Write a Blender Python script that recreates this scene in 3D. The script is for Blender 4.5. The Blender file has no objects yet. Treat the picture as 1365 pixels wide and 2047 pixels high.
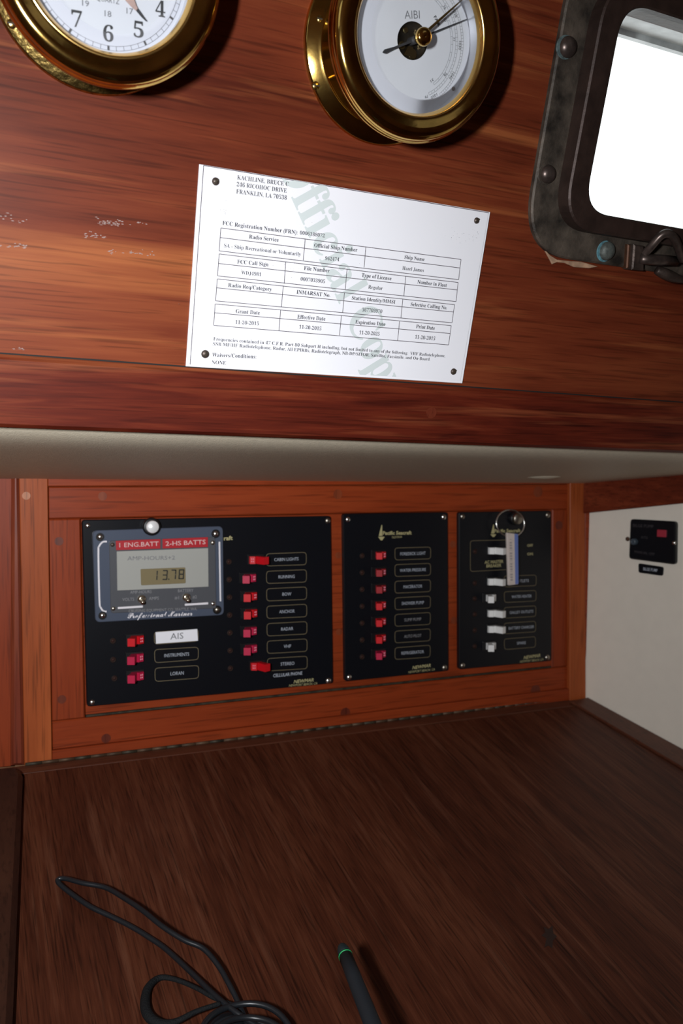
import bpy, bmesh, math, random
from mathutils import Vector, Matrix
random.seed(7)
S = bpy.context.scene
COL = S.collection
EYE = Vector((0, 0, 1.12))

# ---------------------------------------------------------------- camera, world, lights, exposure
CX, CY, F = 682.5, 1023.5, 1650.0
R = Matrix(((0.907083289, -0.014151264, 0.420713261),
            (-0.420863919, -0.050837747, 0.905698120),
            (0.008571341, -0.998606662, -0.052069827)))       # camera (right, down, forward) -> world
cam_data = bpy.data.cameras.new('camera')
cam = bpy.data.objects.new('camera', cam_data); COL.objects.link(cam)
cam_data.sensor_fit = 'VERTICAL'; cam_data.sensor_height = 36.0; cam_data.sensor_width = 24.0
cam_data.lens = F / 2047.0 * 36.0
cam_data.clip_start = 0.02
cr, cd, cf = R.col[0], R.col[1], R.col[2]
cam.matrix_world = Matrix(((cr.x, -cd.x, -cf.x, EYE.x), (cr.y, -cd.y, -cf.y, EYE.y), (cr.z, -cd.z, -cf.z, EYE.z), (0, 0, 0, 1)))
cam_data.dof.use_dof = True; cam_data.dof.focus_distance = 0.56; cam_data.dof.aperture_fstop = 11.0
S.camera = cam

world = bpy.data.worlds.new('overcast_sky'); S.world = world; world.use_nodes = True
bg = world.node_tree.nodes['Background']; bg.inputs[0].default_value = (0.93, 0.97, 1.0, 1); bg.inputs[1].default_value = 1.9

def area_light(name, loc, target, sx, sy, power, color, spread=180, portal=False):
    d = bpy.data.lights.new(name, 'AREA'); d.shape = 'RECTANGLE'; d.size = sx; d.size_y = sy
    d.energy = power; d.color = color; d.spread = math.radians(spread)
    if portal: d.cycles.is_portal = True
    o = bpy.data.objects.new(name, d); COL.objects.link(o); o.location = loc
    o.rotation_euler = (Vector(target) - Vector(loc)).to_track_quat('-Z', 'Y').to_euler()
    return o
# the flash of the camera, left of the lens
area_light('camera_flash', EYE + Vector((-0.115, 0.0, 0.030)), EYE + Vector((0.22, 0.80, -0.03)), 0.02, 0.045, 2.8, (0.95, 0.97, 1.0), 125)
# daylight coming down the companionway behind, and an overhead fill light added for ambience
area_light('companionway_daylight', EYE + Vector((-1.30, -0.75, 0.42)), EYE + Vector((0.3, 0.6, -0.1)), 0.5, 0.6, 0.55, (0.86, 0.94, 1.0))
area_light('overhead_fill', EYE + Vector((0.75, -1.05, 0.70)), EYE + Vector((0.5, 0.3, -0.5)), 0.5, 0.5, 0.15, (0.95, 0.98, 1.0))
S.view_settings.view_transform = 'Standard'; S.view_settings.look = 'None'
S.view_settings.gamma = 1.0; S.view_settings.use_curve_mapping = False
S.view_settings.exposure = 0.0

# ---------------------------------------------------------------- frames (the true planes of the cabin)
class Plane:
    def __init__(s, o, eu, ev):
        s.o = Vector(o) + EYE; s.eu = Vector(eu).normalized(); s.ev = Vector(ev).normalized()
        s.en = s.eu.cross(s.ev).normalized(); s.ev = s.en.cross(s.eu)
    def P(s, u, v, w=0.0): return s.o + s.eu * u + s.ev * v + s.en * w
    def px(s, x, y, w=0.0):
        r = R @ Vector(((x - CX) / F, (y - CY) / F, 1.0))
        t = ((s.o + s.en * w - EYE).dot(s.en)) / r.dot(s.en)
        d = EYE + r * t - s.o
        return (d.dot(s.eu), d.dot(s.ev))
vdn = Vector((0, .26250835, -.96492972)); nin = Vector((0, .96492972, .26250835))
UP = Plane(nin * 0.51, (1, 0, 0), -vdn)                       # inclined cabin side
LW = Plane((0, .8063, 0), (1, 0, 0), (0, 0, 1))               # back of the chart nook
RW = Plane((.7185, .8063, 0), (.227, -.974, 0), (0, 0, 1))    # end bulkhead, angled
DK = Plane((0, .8063, -.2742), (1, 0, -.0186), (0, 1, .242))  # sloping chart table

# ---------------------------------------------------------------- materials
def mat(name, color, rough=0.5, metal=0.0, spec=0.5, coat=0.0, var=0.0, vscale=40, bump=0.0, bscale=200, coords='Object'):
    m = bpy.data.materials.new(name); m.use_nodes = True
    nt = m.node_tree; p = nt.nodes['Principled BSDF']; L = nt.links
    p.inputs['Base Color'].default_value = (*color, 1); p.inputs['Roughness'].default_value = rough
    p.inputs['Metallic'].default_value = metal; p.inputs['Specular IOR Level'].default_value = spec
    p.inputs['Coat Weight'].default_value = coat; p.inputs['Coat Roughness'].default_value = 0.15
    tc = nt.nodes.new('ShaderNodeTexCoord')
    if var > 0:
        n = nt.nodes.new('ShaderNodeTexNoise'); n.inputs['Scale'].default_value = vscale; n.inputs['Detail'].default_value = 5
        L.new(tc.outputs[coords], n.inputs['Vector'])
        r = nt.nodes.new('ShaderNodeValToRGB')
        r.color_ramp.elements[0].position = .3; r.color_ramp.elements[1].position = .7
        r.color_ramp.elements[0].color = (*[c * (1 - var) for c in color], 1)
        r.color_ramp.elements[1].color = (*[min(1, c * (1 + var)) for c in color], 1)
        L.new(n.outputs['Fac'], r.inputs['Fac']); L.new(r.outputs['Color'], p.inputs['Base Color'])
    if bump > 0:
        n2 = nt.nodes.new('ShaderNodeTexNoise'); n2.inputs['Scale'].default_value = bscale; n2.inputs['Detail'].default_value = 4
        L.new(tc.outputs[coords], n2.inputs['Vector'])
        b = nt.nodes.new('ShaderNodeBump'); b.inputs['Strength'].default_value = bump; b.inputs['Distance'].default_value = .001
        L.new(n2.outputs['Fac'], b.inputs['Height']); L.new(b.outputs['Normal'], p.inputs['Normal'])
    return m

def wood(name, dark, mid, light, axis=0, rough=0.38, spec=0.5, band=14, fine=420, contrast=1.0, figure=0.0, bump=0.12, off=0.0, pores=0.35, coat=0.0, tilt=0.0, streak=None, sscale=3.6, wts=(.5, .38, .12)):
    m = bpy.data.materials.new(name); m.use_nodes = True
    nt = m.node_tree; N = nt.nodes; L = nt.links; p = N['Principled BSDF']
    p.inputs['Roughness'].default_value = rough; p.inputs['Specular IOR Level'].default_value = spec
    p.inputs['Coat Weight'].default_value = coat; p.inputs['Coat Roughness'].default_value = .2
    tc = N.new('ShaderNodeTexCoord')
    def stretched(along, across, detail, dist, dims=4):
        mp = N.new('ShaderNodeMapping'); sc = [across] * 3; sc[axis] = along
        mp.inputs['Scale'].default_value = sc; mp.inputs['Location'].default_value = (off, off * 1.7, off * .6)
        src = tc.outputs['Object']
        if tilt:
            vr = N.new('ShaderNodeVectorRotate'); vr.rotation_type = 'X_AXIS'; vr.inputs['Angle'].default_value = tilt
            L.new(src, vr.inputs['Vector']); src = vr.outputs[0]
        L.new(src, mp.inputs['Vector'])
        n = N.new('ShaderNodeTexNoise'); n.inputs['Scale'].default_value = 1.0; n.inputs['Detail'].default_value = detail
        n.inputs['Distortion'].default_value = dist; n.inputs['Roughness'].default_value = .55
        L.new(mp.outputs['Vector'], n.inputs['Vector']); return n
    a = stretched(band * .09, band, 3, figure)
    b = stretched(band * .5, band * 6.5, 5, .2 + figure * .5)
    c = stretched(fine * .05, fine, 2, .1)
    def math_(op, x, y):
        k = N.new('ShaderNodeMath'); k.operation = op
        for i, q in enumerate((x, y)):
            if isinstance(q, (int, float)): k.inputs[i].default_value = q
            else: L.new(q, k.inputs[i])
        return k.outputs[0]
    s = math_('ADD', math_('MULTIPLY', a.outputs['Fac'], wts[0]), math_('MULTIPLY', b.outputs['Fac'], wts[1]))
    s = math_('ADD', s, math_('MULTIPLY', c.outputs['Fac'], wts[2]))
    s = math_('ADD', math_('MULTIPLY', math_('SUBTRACT', s, .5), 2.6 * contrast), .5)
    r = N.new('ShaderNodeValToRGB'); e = r.color_ramp.elements
    e[0].position = .12; e[0].color = (*dark, 1); e[1].position = .9; e[1].color = (*light, 1)
    k = e.new(.5); k.color = (*mid, 1)
    L.new(s, r.inputs['Fac'])
    col = r.outputs['Color']
    if streak:
        st = stretched(band * sscale * .045, band * sscale, 4, .15); sr = N.new('ShaderNodeValToRGB')
        sr.color_ramp.elements[0].position = .56; sr.color_ramp.elements[1].position = .74
        L.new(st.outputs['Fac'], sr.inputs['Fac'])
        sx = N.new('ShaderNodeMix'); sx.data_type = 'RGBA'; L.new(math_('MULTIPLY', sr.outputs['Color'], .75), sx.inputs['Factor'])
        L.new(col, sx.inputs['A']); sx.inputs['B'].default_value = (*streak, 1); col = sx.outputs['Result']
    # pores: thin dark dashes along the grain
    mx = N.new('ShaderNodeMix'); mx.data_type = 'RGBA'; mx.blend_type = 'MULTIPLY'
    pr = N.new('ShaderNodeValToRGB'); pr.color_ramp.elements[0].position = .30; pr.color_ramp.elements[1].position = .46
    pr.color_ramp.elements[0].color = (1 - pores, 1 - pores, 1 - pores, 1)
    q = stretched(fine * .045, fine * 1.3, 1, 0)
    L.new(q.outputs['Fac'], pr.inputs['Fac'])
    mx.inputs['Factor'].default_value = 1.0
    L.new(col, mx.inputs['A']); L.new(pr.outputs['Color'], mx.inputs['B'])
    L.new(mx.outputs['Result'], p.inputs['Base Color'])
    bp = N.new('ShaderNodeBump'); bp.inputs['Strength'].default_value = bump; bp.inputs['Distance'].default_value = .0006
    L.new(c.outputs['Fac'], bp.inputs['Height']); L.new(bp.outputs['Normal'], p.inputs['Normal'])
    return m

M = {}
M['board'] = wood('mahogany_board', (.070, .0115, .0048), (.136, .0255, .0095), (.205, .048, .0165), 0, .48, .14, 15, 420, .95, .25, .05, streak=(.33, .100, .032), sscale=5.0)
M['trim'] = wood('mahogany_trim', (.036, .0048, .003), (.092, .0125, .0055), (.165, .031, .0115), 0, .45, .16, 24, 420, 1.0, 1.4, .05, 3.1, streak=(.30, .085, .032))
M['teak_h'] = wood('teak_rail', (.19, .027, .0060), (.25, .037, .0085), (.33, .058, .014), 0, .45, .2, 22, 420, .6, .3, .06, 1.3)
M['teak_v'] = wood('teak_post', (.24, .050, .012), (.33, .072, .018), (.43, .108, .029), 2, .45, .2, 22, 420, .65, .3, .06, 2.3)
M['teak_red'] = wood('teak_stile', (.18, .026, .0060), (.24, .036, .0085), (.32, .056, .014), 2, .45, .2, 22, 420, .6, .3, .06, 4.3)
M['bead'] = wood('mahogany_bead', (.13, .022, .011), (.18, .034, .016), (.24, .055, .024), 2, .28, .5, 22, 420, .8, .3, .05, 5.3)
M['beam'] = wood('dark_mahogany_beam', (.075, .011, .004), (.12, .019, .007), (.19, .036, .013), 1, .45, .2, 24, 420, 1, .3, .06, 6.3)
M['desk'] = wood('walnut_table', (.036, .0085, .0040), (.072, .0190, .0085), (.125, .040, .019), 1, .5, .22, 11, 620, 1.0, .12, .10, 7.7, .5, tilt=-.2374, streak=(.14, .052, .028), sscale=14, wts=(.34, .38, .28))
M['desk_edge'] = wood('walnut_edge', (.055, .0155, .0075), (.085, .025, .012), (.12, .04, .02), 0, .45, .35, 14, 420, .8, .2, .1, 8.7)
M['fiddle'] = wood('dark_fiddle', (.022, .008, .005), (.035, .012, .007), (.055, .02, .011), 1, .5, .3, 14, 420, .8, .2, .1, 2.7)
M['desk_edge_y'] = wood('walnut_edge_long', (.055, .0155, .0075), (.085, .025, .012), (.12, .04, .02), 1, .45, .35, 14, 420, .8, .2, .1, 9.7)
M['plug'] = wood('wood_plug', (.15, .026, .009), (.20, .038, .012), (.26, .058, .018), 2, .4, .4, 30, 500, .8, .2, .05, 1.9)
M['plug_pale'] = wood('pale_wood_plug', (.38, .13, .05), (.46, .17, .075), (.52, .22, .10), 2, .4, .4, 30, 500, .8, .2, .05, 1.1)
M['plug_dark'] = wood('dark_wood_plug', (.085, .014, .007), (.12, .021, .009), (.16, .033, .013), 2, .4, .4, 30, 500, .8, .2, .05, 1.4)
M['vinyl'] = mat('cream_vinyl', (.62, .55, .42), .55, 0, .4, var=.06, vscale=300, bump=.25, bscale=900)
M['white_wall'] = mat('white_laminate', (.80, .74, .64), .5, 0, .4, var=.02, vscale=60)
M['cabin_wall'] = mat('cabin_lining', (.42, .22, .11), .6)
M['cabin_floor'] = mat('cabin_sole', (.16, .07, .03), .5, var=.2, vscale=8)
M['brass'] = mat('polished_brass', (.60, .39, .11), .11, 1.0, var=.30, vscale=55, bump=.05, bscale=160)
M['brass_worn'] = mat('tarnished_brass', (.50, .34, .11), .24, 1.0, var=.5, vscale=260, bump=.3, bscale=420)
M['brass_bright'] = mat('bright_brass_lip', (.82, .52, .17), .22, 1.0)
M['brass_hand'] = mat('brass_hand', (.45, .32, .12), .3, 1.0)
M['bronze'] = mat('weathered_bronze', (.060, .042, .034), .5, .55, var=.5, vscale=90, bump=.5, bscale=260)
M['bronze_pat'] = mat('patinated_bronze', (.064, .050, .038), .6, .3, var=.75, vscale=70, bump=.35, bscale=400)
M['bronze_dark'] = mat('dark_bronze', (.040, .023, .018), .5, .4, var=.3, vscale=80, bump=.2, bscale=260)
M['bronze_bolt'] = mat('bolt_bronze', (.10, .075, .065), .35, .7, var=.3, vscale=200)
M['verdigris'] = mat('verdigris', (.07, .10, .10), .8, var=.6, vscale=400)
M['verdigris_blue'] = mat('blue_verdigris', (.09, .22, .26), .8, var=.4, vscale=400)
M['bronze_green'] = mat('green_bolt', (.085, .095, .085), .6, .3, var=.4, vscale=400)
M['copper'] = mat('copper_strip', (.085, .036, .018), .55, .5, var=.3, vscale=200)
M['caulk'] = mat('old_caulk', (.34, .21, .13), .8, var=.4, vscale=150)
M['outer_frame'] = mat('outer_window_frame', (.55, .55, .56), .4, .2, var=.25, vscale=60)
M['dial_white'] = mat('silvered_dial', (.72, .73, .77), .38, .25, var=.03, vscale=30)
M['clock_white'] = mat('white_dial', (.50, .51, .55), .5, 0)
M['dial_wall'] = mat('dial_wall', (.62, .63, .66), .3, .3)
M['ink'] = mat('dial_ink', (.02, .02, .022), .6)
M['ink_mid'] = mat('grey_dial_ink', (.10, .10, .11), .6)
M['print'] = mat('paper_print', (.045, .045, .055), .8)
M['print_bold'] = mat('paper_bold_print', (.035, .035, .045), .8)
M['rule'] = mat('paper_rules', (.10, .085, .10), .8)
M['mark'] = mat('paper_watermark', (.58, .635, .63), .8)
M['paper'] = mat('white_paper', (.82, .82, .86), .45, 0, .4, var=.012, vscale=14)
M['sheet_edge'] = mat('plastic_sheet', (.86, .86, .90), .25, 0, .5)
M['tack'] = mat('bronze_screw', (.075, .055, .045), .45, .5, var=.3, vscale=500)
M['works'] = mat('barometer_works', (.055, .045, .033), .3, .8, var=.6, vscale=120)
M['works_brass'] = mat('works_brass', (.30, .24, .12), .3, 1.0)
M['copper_hand'] = mat('pink_hand', (.52, .36, .32), .35, .4)
M['panel'] = mat('black_panel', (.0045, .0052, .0075), .32, 0, .32)
M['panel_matt'] = mat('black_plastic', (.006, .006, .007), .4, 0, .4)
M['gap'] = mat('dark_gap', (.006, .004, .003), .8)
M['gold'] = mat('gold_print', (.155, .125, .070), .5)
M['gold_logo'] = mat('pale_gold_print', (.42, .38, .19), .5)
M['silver_print'] = mat('silver_print', (.42, .46, .52), .5)
M['dim_print'] = mat('dim_print', (.24, .24, .25), .5)
M['white_mark'] = mat('white_print', (.75, .72, .75), .5)
M['red'] = mat('red_plastic', (.55, .006, .012), .45, 0, .25)
M['pink'] = mat('pink_plastic', (.46, .012, .055), .45, 0, .25)
M['dull_red'] = mat('dull_red_plastic', (.30, .006, .012), .45, 0, .25)
M['red_mark'] = mat('pink_mark', (.80, .28, .36), .5)
M['white_plastic'] = mat('white_plastic', (.80, .80, .78), .4)
M['lamp'] = mat('indicator_lens', (.035, .012, .009), .6, 0, .2)
M['lamp_rim'] = mat('indicator_rim', (.022, .011, .008), .6, 0, .2)
M['steel'] = mat('stainless_screw', (.72, .71, .68), .22, 1.0)
M['steel_dull'] = mat('dull_screw', (.36, .33, .28), .35, 1.0)
M['button'] = mat('brushed_button', (.9, .9, .9), .3, .25)
M['nickel'] = mat('nickel_toggle', (.62, .56, .45), .25, 1.0)
M['monitor'] = mat('blue_grey_plate', (.080, .098, .140), .30, .15, .5)
M['monitor_in'] = mat('grey_plate', (.085, .088, .098), .35, .1, .5)
M['monitor_win'] = mat('grey_window', (.36, .36, .33), .4)
M['lcd'] = mat('lcd_glass', (.21, .17, .09), .3)
M['lcd_ink'] = mat('lcd_segments', (.015, .016, .014), .5)
M['tape'] = mat('red_label_tape', (.42, .022, .030), .35)
M['tape_text'] = mat('embossed_letters', (.66, .42, .40), .5)
M['white_tag'] = mat('white_label', (.82, .82, .86), .5)
M['tag_text'] = mat('grey_letters', (.16, .16, .17), .6)
M['tag_cream'] = mat('cream_tag', (.60, .52, .47), .4, var=.06, vscale=200)
M['tag_blue'] = mat('blue_tag', (.13, .19, .46), .4)
M['pump_red'] = mat('red_rocker', (.36, .03, .05), .35)
M['pump_knob'] = mat('grey_blue_knob', (.055, .075, .095), .4)
M['hinge'] = mat('aged_brass_hinge', (.085, .048, .026), .6, .35, var=.5, vscale=60)
M['hinge_dark'] = mat('dark_brass_hinge', (.045, .036, .022), .6, .35, var=.5, vscale=160)
M['cord'] = mat('black_cord', (.010, .012, .015), .35, 0, .5)
M['braid'] = mat('black_braid', (.008, .009, .010), .75, 0, .2, bump=.8, bscale=900)
M['rubber'] = mat('black_rubber', (.012, .015, .019), .65, 0, .3)
M['rubber_tip'] = mat('dark_teal_rubber', (.008, .020, .022), .55)
M['green'] = mat('green_ring', (.02, .42, .13), .5)
M['fleck'] = mat('pale_flecks', (.27, .19, .17), .6)
def glass_mat(name, refl, tint, haze=0.0, haze_col=(1, 1, 1)):
    m = bpy.data.materials.new(name); m.use_nodes = True; nt = m.node_tree; N = nt.nodes; L = nt.links
    N.remove(N['Principled BSDF']); out = N['Material Output']
    t = N.new('ShaderNodeBsdfTransparent'); t.inputs[0].default_value = (*tint, 1)
    g = N.new('ShaderNodeBsdfGlossy'); g.inputs['Roughness'].default_value = .03
    fr = N.new('ShaderNodeFresnel'); fr.inputs['IOR'].default_value = refl
    mx = N.new('ShaderNodeMixShader'); L.new(fr.outputs[0], mx.inputs[0]); L.new(t.outputs[0], mx.inputs[1]); L.new(g.outputs[0], mx.inputs[2])
    res = mx.outputs[0]
    if haze > 0:
        d = N.new('ShaderNodeBsdfDiffuse'); d.inputs[0].default_value = (*haze_col, 1)
        m2 = N.new('ShaderNodeMixShader'); m2.inputs[0].default_value = haze
        L.new(res, m2.inputs[1]); L.new(d.outputs[0], m2.inputs[2]); res = m2.outputs[0]
    L.new(res, out.inputs['Surface']); return m
M['glass'] = glass_mat('dial_glass', 1.3, (.97, .98, .98))
M['bevel_glass'] = glass_mat('bevelled_glass_edge', 1.6, (.97, .98, 1), .05, (.92, .95, 1))  # slight white haze painted in for bright reflections on the bevel
M['pane'] = glass_mat('window_glass', 1.3, (.97, .99, .98))

# ---------------------------------------------------------------- mesh building
class MB:
    def __init__(s): s.v = []; s.f = []; s.sm = []
    def add(s, pts, faces, smooth=False):
        k = len(s.v); s.v += [Vector(p) for p in pts]
        for f in faces: s.f.append([k + i for i in f]); s.sm.append(smooth)
    def slab(s, pl, poly, w0, w1, bev=0.0, back=True):
        n = len(poly); A = [pl.P(u, v, w0) for u, v in poly]
        if bev > 0:
            ins = inset(poly, bev); B = [pl.P(u, v, w1 - bev) for u, v in poly]; C_ = [pl.P(u, v, w1) for u, v in ins]
            s.add(A + B + C_, [[i, (i + 1) % n, n + (i + 1) % n, n + i] for i in range(n)] +
                  [[n + i, n + (i + 1) % n, 2 * n + (i + 1) % n, 2 * n + i] for i in range(n)] +
                  [list(range(2 * n, 3 * n))] + ([list(range(n))[::-1]] if back else []))
        else:
            B = [pl.P(u, v, w1) for u, v in poly]
            s.add(A + B, [[i, (i + 1) % n, n + (i + 1) % n, n + i] for i in range(n)] + [list(range(n, 2 * n))] + ([list(range(n))[::-1]] if back else []))
        return s
    def flat(s, pl, poly, w):
        s.add([pl.P(u, v, w) for u, v in poly], [list(range(len(poly)))]); return s
    def ring(s, pl, outer, inner, w0, w1, bev=0.0):
        n = len(outer); o2 = inset(outer, bev) if bev else outer; i2 = inset(inner, -bev) if bev else inner
        loops = [[pl.P(u, v, w0) for u, v in inner], [pl.P(u, v, w0) for u, v in outer], [pl.P(u, v, w1 - bev) for u, v in outer]]
        if bev: loops += [[pl.P(u, v, w1) for u, v in o2], [pl.P(u, v, w1) for u, v in i2]]
        loops += [[pl.P(u, v, w1 - bev) for u, v in inner]]
        m = len(loops); fs = []
        for k in range(m):
            a = k * n; b = ((k + 1) % m) * n
            for i in range(n): fs.append([a + i, a + (i + 1) % n, b + (i + 1) % n, b + i])
        s.add([p for l in loops for p in l], fs); return s
    def outline(s, pl, poly, width, w, h=.0001):
        return s.ring(pl, poly, inset(poly, width), w, w + h)
    def lathe(s, pl, u, v, prof, n=64, smooth=True, cap0=False, cap1=False):
        pts = []; m = len(prof)
        for r, w in prof:
            for i in range(n):
                a = 2 * math.pi * i / n; pts.append(pl.P(u + r * math.cos(a), v + r * math.sin(a), w))
        fs = [[k * n + i, k * n + (i + 1) % n, (k + 1) * n + (i + 1) % n, (k + 1) * n + i] for k in range(m - 1) for i in range(n)]
        s.add(pts, fs, smooth)
        if cap1: s.add(pts[-n:], [list(range(n))])
        if cap0: s.add(pts[:n], [list(range(n))[::-1]])
        return s
    def disc(s, pl, u, v, r, w0, w1, n=20, bev=0.0):
        return s.slab(pl, [(u + r * math.cos(2 * math.pi * i / n), v + r * math.sin(2 * math.pi * i / n)) for i in range(n)], w0, w1, bev)
    def dome(s, pl, u, v, r, w0, h, n=16, rows=4):
        prof = [(r * math.cos(k / rows * math.pi / 2 * .97), w0 + h * math.sin(k / rows * math.pi / 2)) for k in range(rows + 1)]
        return s.lathe(pl, u, v, prof, n, True, True, True)
    def tube(s, path, r, n=10, closed=False):
        m = len(path); pts = []; up = Vector((0, 0, 1)); rr = r if isinstance(r, (list, tuple)) else [r] * m
        for i in range(m):
            a = path[(i - 1) % m] if (closed or i) else path[0]; b = path[(i + 1) % m] if (closed or i < m - 1) else path[-1]
            t = (b - a).normalized(); x = t.cross(up)
            if x.length < 1e-4: x = t.cross(Vector((1, 0, 0)))
            x.normalize(); y = x.cross(t).normalized(); up = y
            for k in range(n):
                q = 2 * math.pi * k / n; pts.append(path[i] + (x * math.cos(q) + y * math.sin(q)) * rr[i])
        fs = []
        for i in range(m if closed else m - 1):
            j = (i + 1) % m
            for k in range(n): fs.append([i * n + k, i * n + (k + 1) % n, j * n + (k + 1) % n, j * n + k])
        if not closed: fs += [list(range(n))[::-1], [(m - 1) * n + k for k in range(n)]]
        s.add(pts, fs, True); return s
    def prism(s, pl, u, v, prof, h0, h1):
        """profile in (u, w), pulled along v"""
        n = len(prof); A = [pl.P(u + a, v + h0, w) for a, w in prof]; B = [pl.P(u + a, v + h1, w) for a, w in prof]
        s.add(A + B, [[i, (i + 1) % n, n + (i + 1) % n, n + i] for i in range(n)] + [list(range(n))[::-1], list(range(n, 2 * n))]); return s
    def build(s, name, m, parent=None, base=None):
        b = Vector(base) if base is not None else (Vector(parent['base']) if parent is not None else Vector((0, 0, 0)))
        me = bpy.data.meshes.new(name); me.from_pydata([p - b for p in s.v], [], s.f)
        me.polygons.foreach_set('use_smooth', s.sm); me.update()
        bm = bmesh.new(); bm.from_mesh(me); bmesh.ops.recalc_face_normals(bm, faces=bm.faces[:]); bm.to_mesh(me); bm.free()
        me.materials.append(M[m] if isinstance(m, str) else m)
        o = bpy.data.objects.new(name, me); COL.objects.link(o)
        if parent is not None: o.parent = parent
        else: o.location = b
        o['base'] = tuple(b); return o

def inset(poly, d):
    n = len(poly); out = []
    area = sum(poly[i][0] * poly[(i + 1) % n][1] - poly[(i + 1) % n][0] * poly[i][1] for i in range(n))
    sg = 1 if area > 0 else -1
    for i in range(n):
        a = Vector(poly[i - 1]); b = Vector(poly[i]); c = Vector(poly[(i + 1) % n])
        e1 = (b - a).normalized(); e2 = (c - b).normalized()
        n1 = Vector((-e1.y, e1.x)) * sg; n2 = Vector((-e2.y, e2.x)) * sg
        k = (n1 + n2)
        if k.length < 1e-6: k = n1.copy()
        k.normalize(); q = max(.35, k.dot(n1)); out.append(tuple(b + k * (d / q)))
    return out
def rpoly(poly, r, n=5):
    out = []; m = len(poly)
    for i in range(m):
        a = Vector(poly[i - 1]); b = Vector(poly[i]); c = Vector(poly[(i + 1) % m])
        rr = min(r, (a - b).length * .48, (c - b).length * .48)
        p = b + (a - b).normalized() * rr; q = b + (c - b).normalized() * rr
        for k in range(n + 1):
            t = k / n; out.append(tuple(p * (1 - t) ** 2 + b * 2 * t * (1 - t) + q * t * t))
    return out
def Q(pl, pts, w=0.0): return [pl.px(x, y, w) for x, y in pts][::-1]      # photo corners TL TR BR BL -> counter-clockwise polygon
def lerp(a, b, t): return (a[0] + (b[0] - a[0]) * t, a[1] + (b[1] - a[1]) * t)
def smooth_path(pts, k=8):
    out = []; n = len(pts)
    for i in range(n - 1):
        p0 = pts[max(i - 1, 0)]; p1 = pts[i]; p2 = pts[i + 1]; p3 = pts[min(i + 2, n - 1)]
        for j in range(k):
            t = j / k
            out.append(0.5 * ((2 * p1) + (p2 - p0) * t + (2 * p0 - 5 * p1 + 4 * p2 - p3) * t * t + (3 * p1 - p0 - 3 * p2 + p3) * t ** 3))
    out.append(pts[-1]); return out

def thing(name, base, label, cat, group=None):
    o = bpy.data.objects.new(name, None); COL.objects.link(o); o.location = base; o.empty_display_size = .02
    o['base'] = tuple(base); o['label'] = label; o['category'] = cat
    if group: o['group'] = group
    return o
def struct(name, base):
    o = bpy.data.objects.new(name, None); COL.objects.link(o); o.location = base; o.empty_display_size = .02
    o['base'] = tuple(base); o['kind'] = 'structure'; return o

# lettering: glyph outlines of Blender's own font, laid flat on a plane
def serif(t):
    o = ''
    for c in t:
        if 'A' <= c <= 'Z': o += chr(0x1D400 + ord(c) - 65)
        elif 'a' <= c <= 'z': o += chr(0x1D41A + ord(c) - 97)
        elif '0' <= c <= '9': o += chr(0x1D7CE + ord(c) - 48)
        else: o += c
    return o
def script(t):
    return ''.join(chr(0x1D4D0 + ord(c) - 65) if 'A' <= c <= 'Z' else chr(0x1D4EA + ord(c) - 97) if 'a' <= c <= 'z' else c for c in t)
_glyphs = {}
def glyph(body, off=0.0, res=2):
    key = (body, off, res)
    if key not in _glyphs:
        c = bpy.data.curves.new('t', 'FONT'); c.body = body; c.size = 1; c.offset = off; c.resolution_u = res
        o = bpy.data.objects.new('t', c); COL.objects.link(o)
        bpy.context.view_layer.update()
        me = bpy.data.meshes.new_from_object(o.evaluated_get(bpy.context.evaluated_depsgraph_get()))
        _glyphs[key] = ([v.co.to_2d() for v in me.vertices], [list(p.vertices) for p in me.polygons])
        bpy.data.objects.remove(o); bpy.data.curves.remove(c); bpy.data.meshes.remove(me)
    return _glyphs[key]
def text(mb, pl, body, a, b, h, w, off=0.0, cap=0.70, res=2, shear=0.0):
    """body written from a to b (u, v on the plane) with capitals h high"""
    vs, fs = glyph(body, off, res)
    if not vs: return
    x0 = min(p.x for p in vs); x1 = max(p.x for p in vs)
    a = Vector(a); b = Vector(b); d = (b - a); L = d.length; d.normalize(); e = Vector((-d.y, d.x))
    sx = L / max(x1 - x0, 1e-6); sy = h / cap
    pts = []
    for p in vs:
        q = a + d * ((p.x - x0) * sx + shear * p.y * sy) + e * (p.y * sy); pts.append(pl.P(q.x, q.y, w))
    mb.add(pts, fs)
def ptext(mb, pl, body, pa, pb, hpx, w, **k):
    """the same with baseline ends and cap height read in photo pixels"""
    a = pl.px(*pa, w); b = pl.px(*pb, w)
    c = pl.px(pa[0], pa[1] - hpx, w); h = abs(c[1] - a[1]) + 0 * abs(c[0] - a[0])
    text(mb, pl, body, a, b, h, w, **k)

# ================================================================= the setting
# cabin shell behind the camera
def box(name, lo, hi, m):
    x0, y0, z0 = lo; x1, y1, z1 = hi; mb = MB()
    mb.add([(x0, y0, z0), (x1, y0, z0), (x1, y1, z0), (x0, y1, z0), (x0, y0, z1), (x1, y0, z1), (x1, y1, z1), (x0, y1, z1)],
           [[0, 3, 2, 1], [4, 5, 6, 7], [0, 1, 5, 4], [1, 2, 6, 5], [2, 3, 7, 6], [3, 0, 4, 7]])
    o = mb.build(name, m); o['kind'] = 'structure'; return o
box('floor', (-1.75, -1.75, -.05), (2.05, 1.0, 0), 'cabin_floor')
box('ceiling', (-1.75, -1.75, 1.93), (2.05, .40, 1.98), 'vinyl')
box('wall_left', (-1.75, -1.75, 0), (-1.70, 1.0, 1.93), 'cabin_wall')
box('wall_right', (2.0, -1.75, 0), (2.05, 1.0, 1.93), 'cabin_wall')
box('wall_rear', (-1.70, -1.75, 0), (2.0, -1.70, 1.93), 'cabin_wall')
box('wall_outboard', (-1.75, .836, 0), (2.05, .87, 1.20), 'cabin_wall')

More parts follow.
